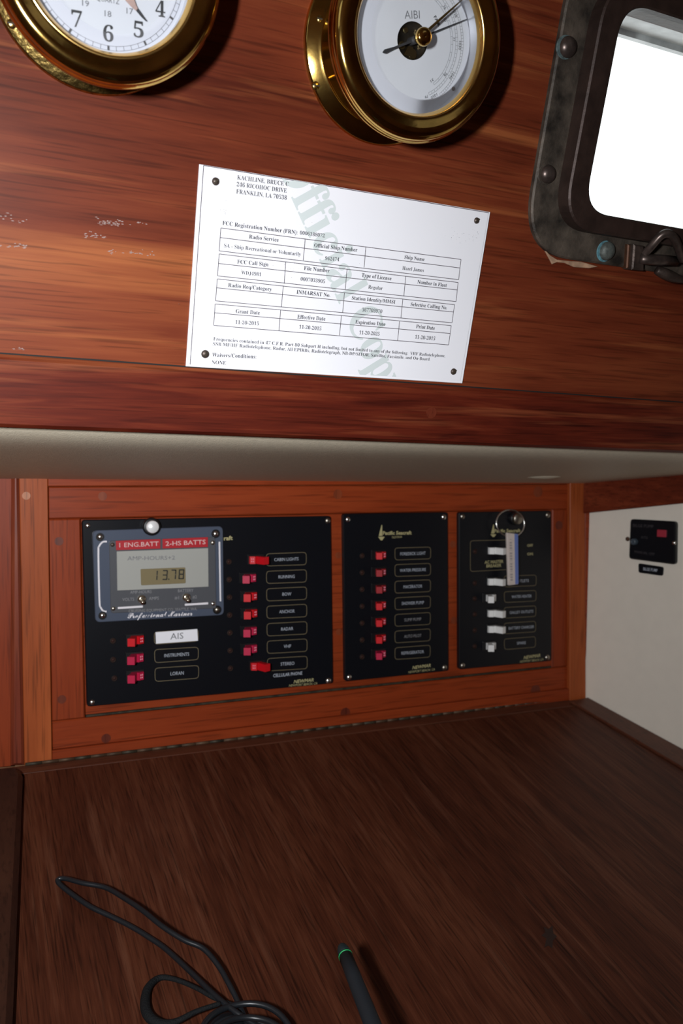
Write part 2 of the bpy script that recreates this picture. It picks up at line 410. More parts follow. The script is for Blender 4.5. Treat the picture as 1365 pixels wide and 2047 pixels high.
# window opening, on the inclined cabin side
WO = dict(
    flange_out=[(1121, -60), (1700, 20), (1620, 640), (1052, 537)],
)
# portlight outlines in (u, v) of the cabin side
ul = UP.px(1073, 300)[0]; vb = UP.px(1290, 541)[1]
f_r = .40; vt = vb + .168
def rr(u0, v0, u1, v1, r): return rpoly([(u0, v0), (u1, v0), (u1, v1), (u0, v1)], r, 10)
k1 = UP.px(1128, 300, .004)[0]; lidL = UP.px(1153, 300, .017)[0]; glL = UP.px(1189, 290, .014)[0]
glB = UP.px(1304, 447, .014)[1]; lidB = UP.px(1304, 484, .017)[1]; glT = UP.px(1285, 17, .014)[1]
ur = ul + f_r
fl_out = rr(ul, vb, ur, glT + (glB - vb), .042)
lid_out = rr(lidL, lidB, ur - (lidL - ul), glT + (glB - lidB), .030)
gl_in = rr(glL, glB, ur - (glL - ul), glT, .022)
hole = rr(lidL + .004, lidB + .004, ur - (lidL - ul) - .004, glT + (glB - lidB) - .004, .026)

# cabin side board with the window cut through it
v_join = UP.px(682, 757)[1]
board_base = UP.P(.2, 0, 0)
mb = MB(); n = len(hole)
def outer_match(loop, u0, v0, u1, v1):
    cu = sum(p[0] for p in loop) / len(loop); cv = sum(p[1] for p in loop) / len(loop); out = []
    for p in loop:
        du, dv = p[0] - cu, p[1] - cv; t = 1e9
        if du > 0: t = min(t, (u1 - cu) / du)
        if du < 0: t = min(t, (u0 - cu) / du)
        if dv > 0: t = min(t, (v1 - cv) / dv)
        if dv < 0: t = min(t, (v0 - cv) / dv)
        out.append((cu + du * t, cv + dv * t))
    return out
B0, B1, B2, B3 = -1.72, -.105, 2.02, .62
om = outer_match(hole, B0, B1, B2, B3)
mb.ring(UP, om, hole, -.03, 0)
for c in ((B0, B1), (B2, B1), (B2, B3), (B0, B3)):                # fill the corners the matched loop cuts off
    best = sorted(om, key=lambda p: (p[0] - c[0]) ** 2 + (p[1] - c[1]) ** 2)
    e1 = [p for p in om if abs(p[0] - c[0]) < 1e-6]; e2 = [p for p in om if abs(p[1] - c[1]) < 1e-6]
    if e1 and e2:
        a = min(e1, key=lambda p: abs(p[1] - c[1])); b = min(e2, key=lambda p: abs(p[0] - c[0]))
        mb.flat(UP, [c, a, b], 0)
wall = mb.build('wall_back', 'board', None, board_base); wall['kind'] = 'structure'
# pale flecks in the varnish at the left
mb = MB()
for cx_, cy_, sx_, sy_, k in ((222, 445, 26, 6, 46), (30, 490, 26, 5, 16), (25, 437, 26, 9, 14), (275, 505, 25, 4, 18), (185, 470, 22, 6, 20), (285, 446, 8, 2, 5), (40, 698, 14, 2, 8), (220, 503, 8, 3, 8)):
    for i in range(k):
        x = random.gauss(cx_, sx_ * .6); y = random.gauss(cy_, sy_ * .6) + (x - cx_) * .07
        u, v = UP.px(x, y); a = random.uniform(.0003, .0011); b = random.uniform(.00015, .00035)
        mb.slab(UP, [(u - a, v), (u, v - b), (u + a, v - b * .3), (u + a * .3, v + b)], 0, .00012)
o = mb.build('varnish_flecks', 'fleck', wall); o['kind'] = 'stuff'
# old caulk left under the window
mb = MB()
pts = [(1086, 498), (1098, 510), (1112, 519), (1140, 522), (1160, 523), (1194, 533), (1176, 536), (1146, 534), (1128, 526), (1112, 524), (1102, 528), (1097, 518)]
mb.slab(UP, Q(UP, pts), 0, .0012, .0004)
mb.build('caulk', 'caulk', wall)

# trim plank along the bottom of the cabin side
def tq(xs0, xs1):
    return None
tp_base = UP.P(.2, -.12, 0)
uA, uB = -.9, 1.3
tl = UP.px(14, 710, .003); tr_ = UP.px(1348, 805, .003); bl = UP.px(14, 856, .003); br = UP.px(1348, 906, .003)
def ext(p, q, u): t = (u - p[0]) / (q[0] - p[0]); return (u, p[1] + (q[1] - p[1]) * t)
mb = MB()
mb.slab(UP, [ext(bl, br, uA), ext(bl, br, uB), ext(tl, tr_, uB), ext(tl, tr_, uA)], -.012, .003, .0026)
trim = mb.build('trim_1', 'trim', None, tp_base); trim['kind'] = 'structure'
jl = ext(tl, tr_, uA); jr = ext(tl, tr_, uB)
MB().slab(UP, [(jl[0], jl[1] - .0004), (jr[0], jr[1] - .0004), (jr[0], jr[1] + .0009), (jl[0], jl[1] + .0009)], -.004, .0002).build('joint_shade', 'gap', trim)  # dark strip painted in as the shadow line along the joint
u, v = UP.px(862, 825, .003); MB().disc(UP, u, v, .0042, .002, .00325, 18).build('wood_plug', 'plug_dark', trim)

# soffit: vinyl underside of the side deck
mb = MB(); rows = 30
fl = UP.P(*ext(bl, br, uA), -.010); fr_ = UP.P(*ext(bl, br, uB), -.010)
zl = LW.px(50, 957)[1]; zr = LW.px(1140, 966)[1]; slope = (zr - zl) / (LW.px(1140, 966)[0] - LW.px(50, 957)[0])
rl = LW.P(uA, zl + slope * (uA - LW.px(50, 957)[0])); rrr = LW.P(uB, zl + slope * (uB - LW.px(50, 957)[0]))
pts = []
for i in range(rows + 1):
    s = (i / rows) ** 1.7; q = (.22 * (1 - math.exp(-s / .05)) + .78 * s)
    a = fl.lerp(rl, s); a.z = fl.z + (rl.z - fl.z) * q; b = fr_.lerp(rrr, s); b.z = fr_.z + (rrr.z - fr_.z) * q
    pts += [a, b]
top = [p + Vector((0, 0, .012)) for p in pts]; n2 = len(pts)
fs = [[2 * i, 2 * i + 1, 2 * i + 3, 2 * i + 2] for i in range(rows)]
mb.add(pts, fs, True); mb.add(top, fs, True)
soff = mb.build('ceiling_soffit', 'vinyl', None, (.3, .66, EYE.z)); soff['kind'] = 'structure'

SF = Plane(Vector((0, .745, -.0080)), (1, 0, 0), (0, -1, .088))
u, v = SF.px(1088, 953)
mb = MB(); nn = 28
prof = [(1.0, -.0015), (.85, .0006), (.6, .0018), (.3, .0026), (.02, .0028)]
pts = []
for r, w in prof:
    for i in range(nn): a = 2 * math.pi * i / nn; pts.append(SF.P(u + .024 * r * math.cos(a), v + .016 * r * math.sin(a), w))
mb.add(pts, [[k * nn + i, k * nn + (i + 1) % nn, (k + 1) * nn + (i + 1) % nn, (k + 1) * nn + i] for k in range(4) for i in range(nn)], True)
mb.build('vinyl_bulge', 'vinyl', soff)
# window_1: bronze portlight
wb = UP.P((ul + ur) / 2, vb, 0)
win = struct('window_1', wb)
mb = MB(); mb.ring(UP, fl_out, hole, 0, .0045, .0012); mb.build('flange', 'bronze_pat', win)
lid_in2 = inset(lid_out, .0005)
mb = MB(); mb.ring(UP, lid_out, gl_in, -.004, .017, .0012); lid = mb.build('lid_frame', 'bronze_dark', win)
mb = MB(); mb.slab(UP, inset(gl_in, -.003), .0085, .012); mb.build('pane', 'pane', lid)
sp_in = rr(lidL + .012, lidB + .010, ur - (lidL - ul) - .012, glT + (glB - lidB) - .004, .026)
mb = MB(); mb.ring(UP, inset(sp_in, -.004), sp_in, -.055, -.005); mb.build('spigot', 'outer_frame', win)
mb = MB(); mb.ring(UP, inset(sp_in, -.03), inset(sp_in, .004), -.062, -.055); mb.build('outer_flange', 'outer_frame', win)
def bolt(x, y, rpx, m='bronze_bolt', halo='bronze_pat', hm=.5):
    u, v = UP.px(x, y, .007); u2, v2 = UP.px(x + rpx, y, .007); r = abs(u2 - u)
    o = MB().dome(UP, u, v, r, .0042, r * .75, 20, 5).build('bolt', m, win)
    MB().disc(UP, u - r * .24, v - r * .06, r * 1.08, .004, .0049, 24, .0003).build('washer', halo, o)
    return o
bolt(1139, 93, 17, 'bronze_bolt', 'verdigris'); bolt(1099, 348, 15); bolt(1217, 502, 15, 'bronze_green', 'verdigris_blue')
for du in (.17, .29): 
    u, v = UP.px(1217, 502, .007); o = MB().dome(UP, u + du, v - .0, .0052, .0042, .004, 20, 5).build('bolt', 'bronze_bolt', win)
# the hinge lug and dog of the latch
mb = MB(); mb.slab(UP, Q(UP, [(1252, 488), (1266, 489), (1262, 538), (1249, 536)], .006), .002, .008, .0008); mb.build('lug_strip', 'copper', win)
mb = MB(); mb.slab(UP, Q(UP, [(1264, 488), (1284, 491), (1284, 541), (1260, 539)], .010), .002, .012, .001); lat = mb.build('latch', 'bronze', win)
def at_up(x, y, w): return UP.P(*UP.px(x, y, w), w)
mb = MB(); mb.tube([at_up(1280, 518, .013), at_up(1300, 519, .013), at_up(1320, 520, .013), at_up(1352, 522, .013)], [.0034, .0040, .0042, .0036], 12); mb.build('barrel', 'bronze_bolt', lat)
mb = MB(); mb.tube(smooth_path([at_up(1288, 508, .012), at_up(1304, 490, .018), at_up(1320, 472, .022), at_up(1334, 467, .024), at_up(1347, 476, .024), at_up(1356, 496, .021), at_up(1364, 520, .016)], 6), .0032, 10)
mb.build('handle', 'bronze_bolt', lat)
mb = MB(); mb.tube(smooth_path([at_up(1312, 540, .010), at_up(1330, 548, .012), at_up(1350, 556, .013), at_up(1372, 562, .013)], 6), [.002 + .0022 * math.sin(math.pi * min(1, .15 + i / 20)) for i in range(19)], 10)
mb.build('handle', 'bronze', lat)

# back of the chart nook: outer frame (trim_2), recessed inner frame (trim_3)
def piece(parent, name, m, corners, w0=-.02, w1=0.0, bev=.0006):
    return MB().slab(LW, Q(LW, corners, w1), w0, w1, bev).build(name, m, parent)
t2 = struct('trim_2', LW.P(*LW.px(74, 1527)))
post_l = piece(t2, 'post', 'teak_v', [(38, 940), (95, 940), (104, 1525), (49, 1530)], -.02, .001)
piece(t2, 'bead', 'bead', [(24, 940), (38, 940), (48.5, 1530), (22, 1532)], -.02, .003, .0025)
piece(t2, 'plank', 'teak_red', [(-60, 940), (24, 940), (22, 1532), (-60, 1540)], -.02, -.002)
top_r = piece(t2, 'top_rail', 'teak_h', [(95.4, 940), (1139.5, 940), (1139.5, 967), (95.6, 972)], -.02, .0)
bot_r = piece(t2, 'bottom_rail', 'teak_h', [(104.4, 1501), (1138, 1377), (1139, 1402), (104.4, 1524)], -.02, .0)
post_r = piece(t2, 'post', 'teak_v', [(1139.8, 940), (1169, 940), (1171, 1400), (1138.4, 1402)], -.02, .001)
piece(t2, 'corner_strip', 'teak_h', [(1169.3, 940), (1182, 940), (1178, 1400), (1171.3, 1400)], -.02, -.001)
t3 = struct('trim_3', LW.P(*LW.px(620, 1440)))
OP = [(160.5, 1036.5), (1104, 1018), (1103, 1335.5), (170.5, 1436)]
ir_t = piece(t3, 'top_rail', 'teak_h', [(95.8, 973), (1139, 968), (1138.6, 1017.6), (96.2, 1037.6)], -.02, -.004, .0012)
ir_b = piece(t3, 'bottom_rail', 'teak_h', [(103, 1443), (1138.2, 1332), (1137.8, 1376.5), (104, 1500)], -.02, -.004, .0012)
st_l = piece(t3, 'stile', 'teak_red', [(96.2, 1038.2), (160.5, 1036.8), (170.2, 1435.3), (103, 1442.4)], -.02, -.004, .0012)
st_r = piece(t3, 'stile', 'teak_red', [(1104.2, 1018.4), (1138.6, 1017.9), (1138.2, 1331.5), (1103.2, 1335)], -.02, -.004, .0012)
def plug(parent, x, y, rpx, m, w):
    u, v = LW.px(x, y, w); r = abs(LW.px(x + rpx, y, w)[0] - u)
    MB().disc(LW, u, v, r, w - .002, w + .00025, 18).build('wood_plug', m, parent)
plug(post_l, 52.5, 991, 8.5, 'plug_pale', .001)
plug(st_l, 118, 1082, 9, 'plug_dark', -.004); plug(st_l, 123.5, 1398, 9, 'plug_dark', -.004)
for x, y in ((205, 992), (675, 988), (1075, 983)): plug(ir_t, x, y, 9, 'plug', -.004)
for x, y in ((212, 1476), (690, 1425), (1070, 1381)): plug(ir_b, x, y, 9.5, 'plug_dark', -.004)
plug(st_r, 1117, 1050, 7, 'plug_dark', -.004)

# wall_side: white bulkhead at the right end, with its beam
rw_base = RW.P(.15, -.2)
mb = MB(); mb.slab(RW, [(-.01, -.62), (.60, -.62), (.60, .075), (-.01, -.02)], -.02, 0)
o = mb.build('wall_end', 'white_wall', None, rw_base); o['kind'] = 'structure'
a = RW.px(1180, 1024.5, .012); b = RW.px(1352, 1007, .012)
def ex2(p, q, u): t = (u - p[0]) / (q[0] - p[0]); return (u, p[1] + (q[1] - p[1]) * t)
mb = MB(); mb.slab(RW, [ex2(a, b, -.012), ex2(a, b, .5), (.5, .115), (-.012, .0)], -.002, .012, .001)
o = mb.build('trim_4', 'beam', None, RW.P(.1, -.03)); o['kind'] = 'structure'

# ================================================================= access door with its breaker panels
door = thing('access_door', LW.P(*LW.px(640, 1385), -.006), 'varnished wooden access door behind the three black breaker panels', 'door')
dq = Q(LW, [(161.5, 1037.5), (1103, 1019), (1102.2, 1331), (171.2, 1429)], -.005)
MB().slab(LW, dq, -.019, -.005, .0004).build('door_panel', 'teak_h', door)
gapb = Q(LW, [(155, 1030), (1108, 1012), (1108, 1342), (165, 1442)], -.021)
MB().slab(LW, gapb, -.024, -.020).build('backing', 'gap', door)
hq = [(172, 1429.8), (1102, 1331.6), (1102, 1335), (172, 1434.4)]
MB().slab(LW, Q(LW, hq, -.003), -.012, -.003, .0006).build('piano_hinge', 'hinge_dark', door)
for x, y in ((676, 1110), (677.5, 1263), (905, 1088), (907, 1240)): plug(door, x, y, 6, 'plug', -.005)
def latch_knob(parent, x, y, r1, r2, m, w):
    u, v = LW.px(x, y, .008); s = abs(LW.px(x + 1, y, .008)[0] - u)
    o = MB().lathe(LW, u, v, [(r2 * s, w), (r2 * s, w + .003), (r2 * s * .92, w + .0045), (r1 * s * 1.05, w + .0045)], 28, True, True, True).build('latch_bezel', 'panel_matt', parent)
    MB().lathe(LW, u, v, [(r1 * s, w + .003), (r1 * s, w + .0075), (r1 * s * .9, w + .0085), (.0002, w + .0088)], 28, True, True, True).build('latch_button', m, o)
def screw(parent, pl, x, y, rpx, w, m='steel'):
    u, v = pl.px(x, y, w); s = abs(pl.px(x + 1, y, w)[0] - u); r = rpx * s
    o = MB().dome(pl, u, v, r, w - .0008, r * .75, 14, 4).build('screw', m, parent)
    return o
W0 = 0.0005   # panel face
def toggle(parent, x, y, state, m, mark='red_mark', scale=1.0):
    """x, y: middle of the part of the lever that stays over its slot"""
    u, v = LW.px(x, y, W0 + .005); u += -.0070 + .0019 if state == 'off' else .0043 + .0019
    s = scale
    hs = MB().slab(LW, rpoly([(u - .0088, v - .0056), (u + .0088, v - .0056), (u + .0088, v + .0056), (u - .0088, v + .0056)], .001, 2), W0 - .001, W0 + .0012, .0003).build('breaker_switch', 'panel_matt', parent)
    prof = [(.0078, 0), (.0078, .0034), (.0030, .0058), (.0012, .0042), (-.0030, .0150), (-.0094, .0122), (-.0040, .0032), (-.0040, 0)]
    if state == 'on': prof = [(-a, w) for a, w in prof][::-1]
    prof = [(a * s, w * s + W0 + .001) for a, w in prof]
    mb = MB().prism(LW, u, v, prof, -.0038 * s, .0038 * s)
    o = mb.build('toggle', m, hs)
    if mark:
        sg = 1 if state == 'off' else -1
        mk = MB()
        for dv in (-.0013, .0013):
            for k in (0, 1):
                aa = sg * (.0047 + .0016 * k) * s; ww = (.0058 - (.0017 + .0016 * k) * .5) * s + W0 + .0012
                mk.slab(LW, [(u + aa - .0004, v + dv - .0007), (u + aa + .0004, v + dv - .0007), (u + aa + .0004, v + dv + .0007), (u + aa - .0004, v + dv + .0007)], ww - .0004, ww + .0001)
        mk.build('toggle_mark', mark, hs)
def lamp(parent, x, y, rpx=5):
    u, v = LW.px(x, y, W0); s = abs(LW.px(x + 1, y, W0)[0] - u); r = rpx * s
    o = MB().lathe(LW, u, v, [(r * 1.1, W0 - .0003), (r * 1.1, W0 + .0006), (r * .75, W0 + .0008), (r * .7, W0 + .0004)], 16, True, False, True).build('indicator_lamp', 'lamp_rim', parent)
    MB().dome(LW, u, v, r * .62, W0 + .0002, r * .35, 12, 3).build('lens', 'lamp', o)
def label_box(parent, q, body, m='silver_print', tw=.62, th=.25, missing=(), gold='gold', dy=0.0):
    w = W0 + .0001
    poly = rpoly(Q(LW, q, w), .0040, 5)
    fr = MB().outline(LW, poly, .00058, w).build('label_frame', gold, parent)
    a = LW.px(*q[3], w); b = LW.px(*q[2], w); c = LW.px(*q[0], w); d = LW.px(*q[1], w)
    if body:
        mid0 = lerp(lerp(a, c, .5), lerp(b, d, .5), .5 - tw / 2 + dy); mid1 = lerp(lerp(a, c, .5), lerp(b, d, .5), .5 + tw / 2 + dy)
        h = (c[1] - a[1]) * th; mb = MB()
        text(mb, LW, body, (mid0[0], mid0[1] - h / 2), (mid1[0], mid1[1] - h / 2), h, w + .0001, off=.0)
        mb.build('lettering', m, fr)
    return fr
def logo(parent, x0, x1, yb, yt, xt0, xt1, ytb, hpx, sub=None):
    w = W0 + .0001; mb = MB()
    xm = x0 + (x1 - x0) * .55
    ys = yb - (yb - yt) * .28
    mb.slab(LW, Q(LW, [(xm - .6, yt), (xm + .8, yt), (xm + 1.2, ys), (x0 + 1.5, ys)], w), w - .0001, w)
    mb.slab(LW, Q(LW, [(x0, ys + 1.5), (x1, ys + 1.5), (xm + 1, yb), (xm - 2, yb)], w), w - .0001, w)
    ptext(mb, LW, 'Pacific Seacraft', (xt0, ytb), (xt1, ytb - .8), hpx, w, off=.03)
    if sub: ptext(mb, LW, 'CALIFORNIA', sub[0], sub[1], 4, w)
    mb.build('maker_mark', 'gold_logo', parent)
def maker(parent, a0, a1, b0, b1):
    w = W0 + .0001; mb = MB()
    ptext(mb, LW, 'NEWMAR', a0, a1, 6.5, w, off=.02, shear=.25); ptext(mb, LW, 'NEWPORT BEACH, CA', b0, b1, 4.5, w, off=.0, shear=.2)
    mb.build('maker_lettering', 'gold_logo', parent)

# panel one
p1 = thing('breaker_panel', LW.P(*LW.px(420, 1395)), 'wide black breaker panel with two columns of red switches and grey meter', 'breaker panel', 'black breaker panels in the nook')
p1q = [(164, 1039.5), (661.5, 1031.5), (666, 1366), (174, 1413)]
MB().slab(LW, rpoly(Q(LW, p1q, W0), .003, 4), -.0049, W0, .0007).build('plate', 'panel', p1)
for x, y, m in ((175.5, 1051, 'steel'), (655, 1041, 'steel_dull'), (656.5, 1361, 'steel'), (184, 1404, 'steel')): screw(p1, LW, x, y, 6, W0, m)
names = ['CABIN LIGHTS', 'RUNNING', 'BOW', 'ANCHOR', 'RADAR', 'VHF', 'STEREO']
pos = [(503, 1120, 'on', 'red'), (507, 1155.5, 'off', 'pink'), (509, 1191.8, 'off', 'red'), (509.5, 1226, 'off', 'red'), (508.5, 1261.5, 'off', 'pink'), (509, 1297, 'off', 'pink'), (506, 1333, 'on', 'red')]
tws = [.60, .40, .22, .38, .30, .18, .34]
for i in range(7):
    t = i / 6
    q = [lerp((531.3, 1106.6), (533.6, 1316), t), lerp((612.5, 1103.4), (614.5, 1311), t), lerp((612.5, 1129.4), (614.5, 1337), t), lerp((531.8, 1132), (534, 1342), t)]
    label_box(p1, q, names[i], tw=tws[i])
    toggle(p1, *pos[i][:2], pos[i][2], pos[i][3])
    lamp(p1, 457.5 + 3 * t, 1123 + 213 * t)
mb = MB(); ptext(mb, LW, 'CELLULAR PHONE', (546, 1354), (604, 1348.5), 6.5, W0 + .0001, off=.01); mb.build('lettering', 'silver_print', p1)
latch_knob(p1, 304, 1053, 12.5, 18, 'button', .0037)
maker(p1, (587, 1366), (627, 1362), (577.5, 1373), (634, 1368))
mb = MB(); ptext(mb, LW, 'raft', (447.5, 1080), (465, 1079), 8, W0 + .0001, off=.03); mb.build('maker_mark', 'gold_logo', p1)
lq = [[(307.6, 1263), (396.5, 1257), (396.5, 1282), (308, 1288.6)], [(308, 1298), (397, 1293), (397, 1319), (309, 1325.5)], [(309, 1335), (397.7, 1329.5), (397.5, 1356), (309.5, 1363)]]
for i, (q, nm, tw) in enumerate(zip(lq, ('', 'INSTRUMENTS', 'LORAN'), (.5, .56, .30))):
    label_box(p1, q, nm, tw=tw)
for x, y, m in ((282, 1279, 'red'), (281.5, 1315, 'pink'), (282, 1351.5, 'pink')): toggle(p1, x, y, 'off', m)
for x, y in ((225.7, 1281), (226, 1318.7), (228.6, 1356)): lamp(p1, x, y, 5.5)
sq = Q(LW, [(311, 1264), (394.5, 1257.5), (396, 1281), (312, 1287)], W0 + .001)
o = MB().slab(LW, sq, W0, W0 + .001, .0002).build('sticker', 'white_tag', p1); o['label'] = 'white stick-on label reading AIS'
mb = MB(); ptext(mb, LW, 'AIS', (340.5, 1278.5), (366.5, 1276.5), 12.5, W0 + .0012); mb.build('lettering', 'tag_text', o)

# panel two
p2 = thing('breaker_panel', LW.P(*LW.px(790, 1352)), 'narrow black breaker panel with one column of small red switches', 'breaker panel', 'black breaker panels in the nook')
p2q = [(686, 1027.5), (895.3, 1024), (896.8, 1341), (690, 1362.5)]
MB().slab(LW, rpoly(Q(LW, p2q, W0), .003, 4), -.0049, W0, .0007).build('plate', 'panel', p2)
for x, y, m in ((695.4, 1038.5, 'steel'), (887, 1033.7, 'steel'), (888.6, 1334.6, 'steel_dull'), (698, 1354, 'steel')): screw(p2, LW, x, y, 5.5, W0, m)
names = ['FOREDECK LIGHT', 'WATER PRESSURE', 'MACERATOR', 'SHOWER PUMP', 'SUMP PUMP', 'AUTO PILOT', 'REFRIGERATOR']
tws = [.70, .72, .52, .62, .47, .48, .63]
cols2 = ['red', 'dull_red', 'dull_red', 'red', 'red', 'red', 'pink']
for i in range(7):
    t = i / 6
    q = [lerp((788.6, 1095), (788.6, 1294.5), t), lerp((861, 1093), (860.4, 1289), t), lerp((861, 1117.5), (859.8, 1314), t), lerp((789, 1120), (789, 1319), t)]
    label_box(p2, q, names[i], m='dim_print' if i in (4, 5) else 'silver_print', tw=tws[i])
    toggle(p2, 768.5 - .4 * t, 1109.5 + 198 * t + (1.0 if 0 < i < 6 else 0), 'off', cols2[i], scale=.93)
    lamp(p2, 723.6, 1111 + 202 * t, 4.5)
logo(p2, 755.5, 769, 1080, 1049.5, 765, 822.5, 1069, 7, ((783, 1076), (803.5, 1075)))
maker(p2, (824, 1338), (861, 1333), (816, 1346), (869, 1340))

# panel three
p3 = thing('breaker_panel', LW.P(*LW.px(1010, 1328)), 'black breaker panel with white switch levers and a key tag in front', 'breaker panel', 'black breaker panels in the nook')
p3q = [(917.5, 1023.8), (1101.8, 1021), (1102.2, 1321), (918, 1338.5)]
MB().slab(LW, rpoly(Q(LW, p3q, W0), .003, 4), -.0049, W0, .0007).build('plate', 'panel', p3)
for x, y, m in ((924.7, 1032.6, 'steel_dull'), (1095, 1029.6, 'steel_dull'), (1094, 1314.4, 'steel_dull'), (925, 1330.5, 'steel_dull')): screw(p3, LW, x, y, 5, W0, m)
label_box(p3, [(939.5, 1080.5), (1030, 1078.5), (1030, 1138), (939.5, 1143)], '')
mb = MB(); ptext(mb, LW, 'AC MASTER', (968.5, 1127), (1006, 1125), 6, W0 + .0001, off=.02); ptext(mb, LW, 'BREAKER', (972, 1134.5), (1002, 1133), 6, W0 + .0001, off=.02)
mb.build('lettering', 'gold_logo', p3)
for body, y in (('OFF', 1093), ('ON', 1110)):
    mb = MB(); ptext(mb, LW, body, (1053.5, y), (1065, y - .5), 5, W0 + .0001, off=.02); mb.build('lettering', 'gold_logo', p3)
names = ['OUTLETS', 'WATER HEATER', 'GALLEY OUTLETS', 'BATTERY CHARGER', 'SPARE']
tws = [.44, .62, .74, .80, .28]
for i in range(5):
    t = i / 4
    q = [lerp((1007, 1151), (1007, 1277), t), lerp((1072, 1149), (1070.5, 1272), t), lerp((1072, 1171), (1070.5, 1294), t), lerp((1008, 1173.7), (1008, 1299), t)]
    label_box(p3, q, names[i], tw=tws[i], dy=.04)
tg = [(981.5, 1101.5, 'on'), (980.5, 1163.5, 'on'), (988, 1195.5, 'off'), (980.5, 1227, 'on'), (980.5, 1258.5, 'on'), (988, 1291.5, 'off')]
for x, y, st in tg: toggle(p3, x, y, st, 'white_plastic', None)
for x, y in ((949, 1102.5), (948.5, 1165.5), (948.5, 1196.6), (948.5, 1228), (948.5, 1260), (948.5, 1292)): lamp(p3, x, y, 4)
logo(p3, 980, 992, 1073.5, 1048.5, 988, 1040, 1064.5, 6.5)
latch_knob(p3, 1036, 1037, 9, 11, 'steel_dull', W0)
maker(p3, (1046.5, 1318), (1080, 1313), (1039, 1325), (1086, 1320))

# meter on panel one
WM = .0035
mq = [(185, 1060.7), (445.7, 1052), (448, 1229.5), (190.8, 1244.5)]
mon = thing('battery_meter', LW.P(*LW.px(318, 1236), W0), 'blue-grey battery meter with digital readout mounted on the wide breaker panel', 'meter')
MB().slab(LW, rpoly(Q(LW, mq, WM), .005, 5), W0 + .00005, WM, .0006).build('plate', 'monitor', mon)
inq = [(218, 1081), (430, 1073), (432.5, 1216), (221.5, 1226)]
ip = MB().slab(LW, rpoly(Q(LW, inq, WM + .0012), .003, 4), WM - .0005, WM + .0012, .0004).build('inner_plate', 'monitor_in', mon)
W2 = WM + .0012
for x, y, m in ((200, 1073.4, 'steel'), (431, 1067, 'steel'), (205, 1230.5, 'steel'), (434, 1219, 'steel_dull')):
    u, v = LW.px(x, y, WM); s_ = abs(LW.px(x + 1, y, WM)[0] - u)
    o = screw(mon, LW, x, y, 6, WM + .0004, m); MB().disc(LW, u, v, 8.6 * s_, WM - .0004, WM + .0003, 18).build('countersink', 'panel_matt', o)
for x, y, m in ((225, 1089, 'tack'), (425.5, 1085, 'steel_dull'), (226.6, 1216.7, 'steel_dull'), (426, 1207, 'steel')): screw(mon, LW, x, y, 5, W2, m)
wq = [(233.4, 1102.4), (416.2, 1095.6), (416.9, 1172.9), (234.6, 1180.6)]
wn = MB().slab(LW, Q(LW, wq, W2 + .0006), W2 - .0002, W2 + .0006, .0002).build('window', 'monitor_win', mon)
W3 = W2 + .0006
mb = MB(); ptext(mb, LW, 'AMP-HOURS+2', (254.5, 1120.3), (349.5, 1118.5), 8.2, W3 + .0002); mb.build('lettering', 'tag_text', wn)
lq_ = [(281, 1137.6), (370.5, 1134.2), (371.3, 1166), (282, 1170.3)]
lcd = MB().slab(LW, rpoly(Q(LW, lq_, W3 + .0006), .0012, 3), W3 - .0002, W3 + .0006, .0002).build('readout', 'lcd', mon)
mb = MB(); WL = W3 + .0008
def seg7(ch, x0, x1, yt, yb, sk):
    m_ = {'1': 'bc', '3': 'abgcd', '7': 'abc', '8': 'abcdefg'}[ch]; t_ = 2.4
    ym = (yt + yb) / 2
    S_ = {'a': (x0 + .8, yt, x1 - .8, yt + t_), 'd': (x0 + .8, yb - t_, x1 - .8, yb), 'g': (x0 + .8, ym - t_ / 2, x1 - .8, ym + t_ / 2),
          'b': (x1 - t_, yt + .8, x1, ym - .5), 'c': (x1 - t_, ym + .5, x1, yb - .8), 'f': (x0, yt + .8, x0 + t_, ym - .5), 'e': (x0, ym + .5, x0 + t_, yb - .8)}
    for c in m_:
        a_, b_, c_, d_ = S_[c]
        mb.slab(LW, Q(LW, [(a_ + (yb - b_) * sk, b_), (c_ + (yb - b_) * sk, b_), (c_ + (yb - d_) * sk, d_), (a_ + (yb - d_) * sk, d_)], WL), WL - .0002, WL)
seg7('1', 306, 314.5, 1140, 1160, .06); seg7('3', 324, 334.5, 1139.5, 1159.5, .06); seg7('7', 341, 351.5, 1138.5, 1158.5, .06); seg7('8', 356.5, 367.5, 1138, 1158, .06)
mb.slab(LW, Q(LW, [(336, 1156.5), (338.6, 1156.5), (338.6, 1159.3), (336, 1159.3)], WL), WL - .0002, WL)
mb.build('digits', 'lcd_ink', lcd)
for q, body, a, b in (([(231.4, 1081.2), (320.6, 1077.4), (320.6, 1096.7), (232.2, 1099.9)], "1 ENG.BATT", (238.5, 1094.3), (317, 1091)), ([(325, 1077.4), (415.6, 1073.8), (415.6, 1093.5), (325, 1096.5)], '2-HS BATTS', (331, 1091.2), (411, 1087.5))):
    o = MB().slab(LW, Q(LW, q, W2 + .0006), W2 - .0001, W2 + .0006, .0002).build('label_tape', 'tape', mon); o['label'] = 'red embossed label tape'
    mb = MB(); ptext(mb, LW, body, a, b, 9, W2 + .0008, off=.01); mb.build('lettering', 'tape_text', o)
mb = MB(); wp = W2 + .0001
for body, a, b, h in (('AMP-HOURS', (260, 1187), (303, 1185.5), 6), ('VOLTS', (244.6, 1201.5), (268, 1200.5), 6), ('AMPS', (297.5, 1199.5), (317.5, 1198.5), 6), ('BATTERY', (355.6, 1184), (386.5, 1183), 6), ('#1', (349, 1198), (357.5, 1197.6), 6), ('#2', (385, 1196.5), (393.5, 1196), 6), ('CRUISING EQUIPMENT CO. SEATTLE, WA.', (257, 1224.5), (394, 1220), 6)):
    ptext(mb, LW, body, a, b, h, wp)
mb.build('lettering', 'dim_print', mon)
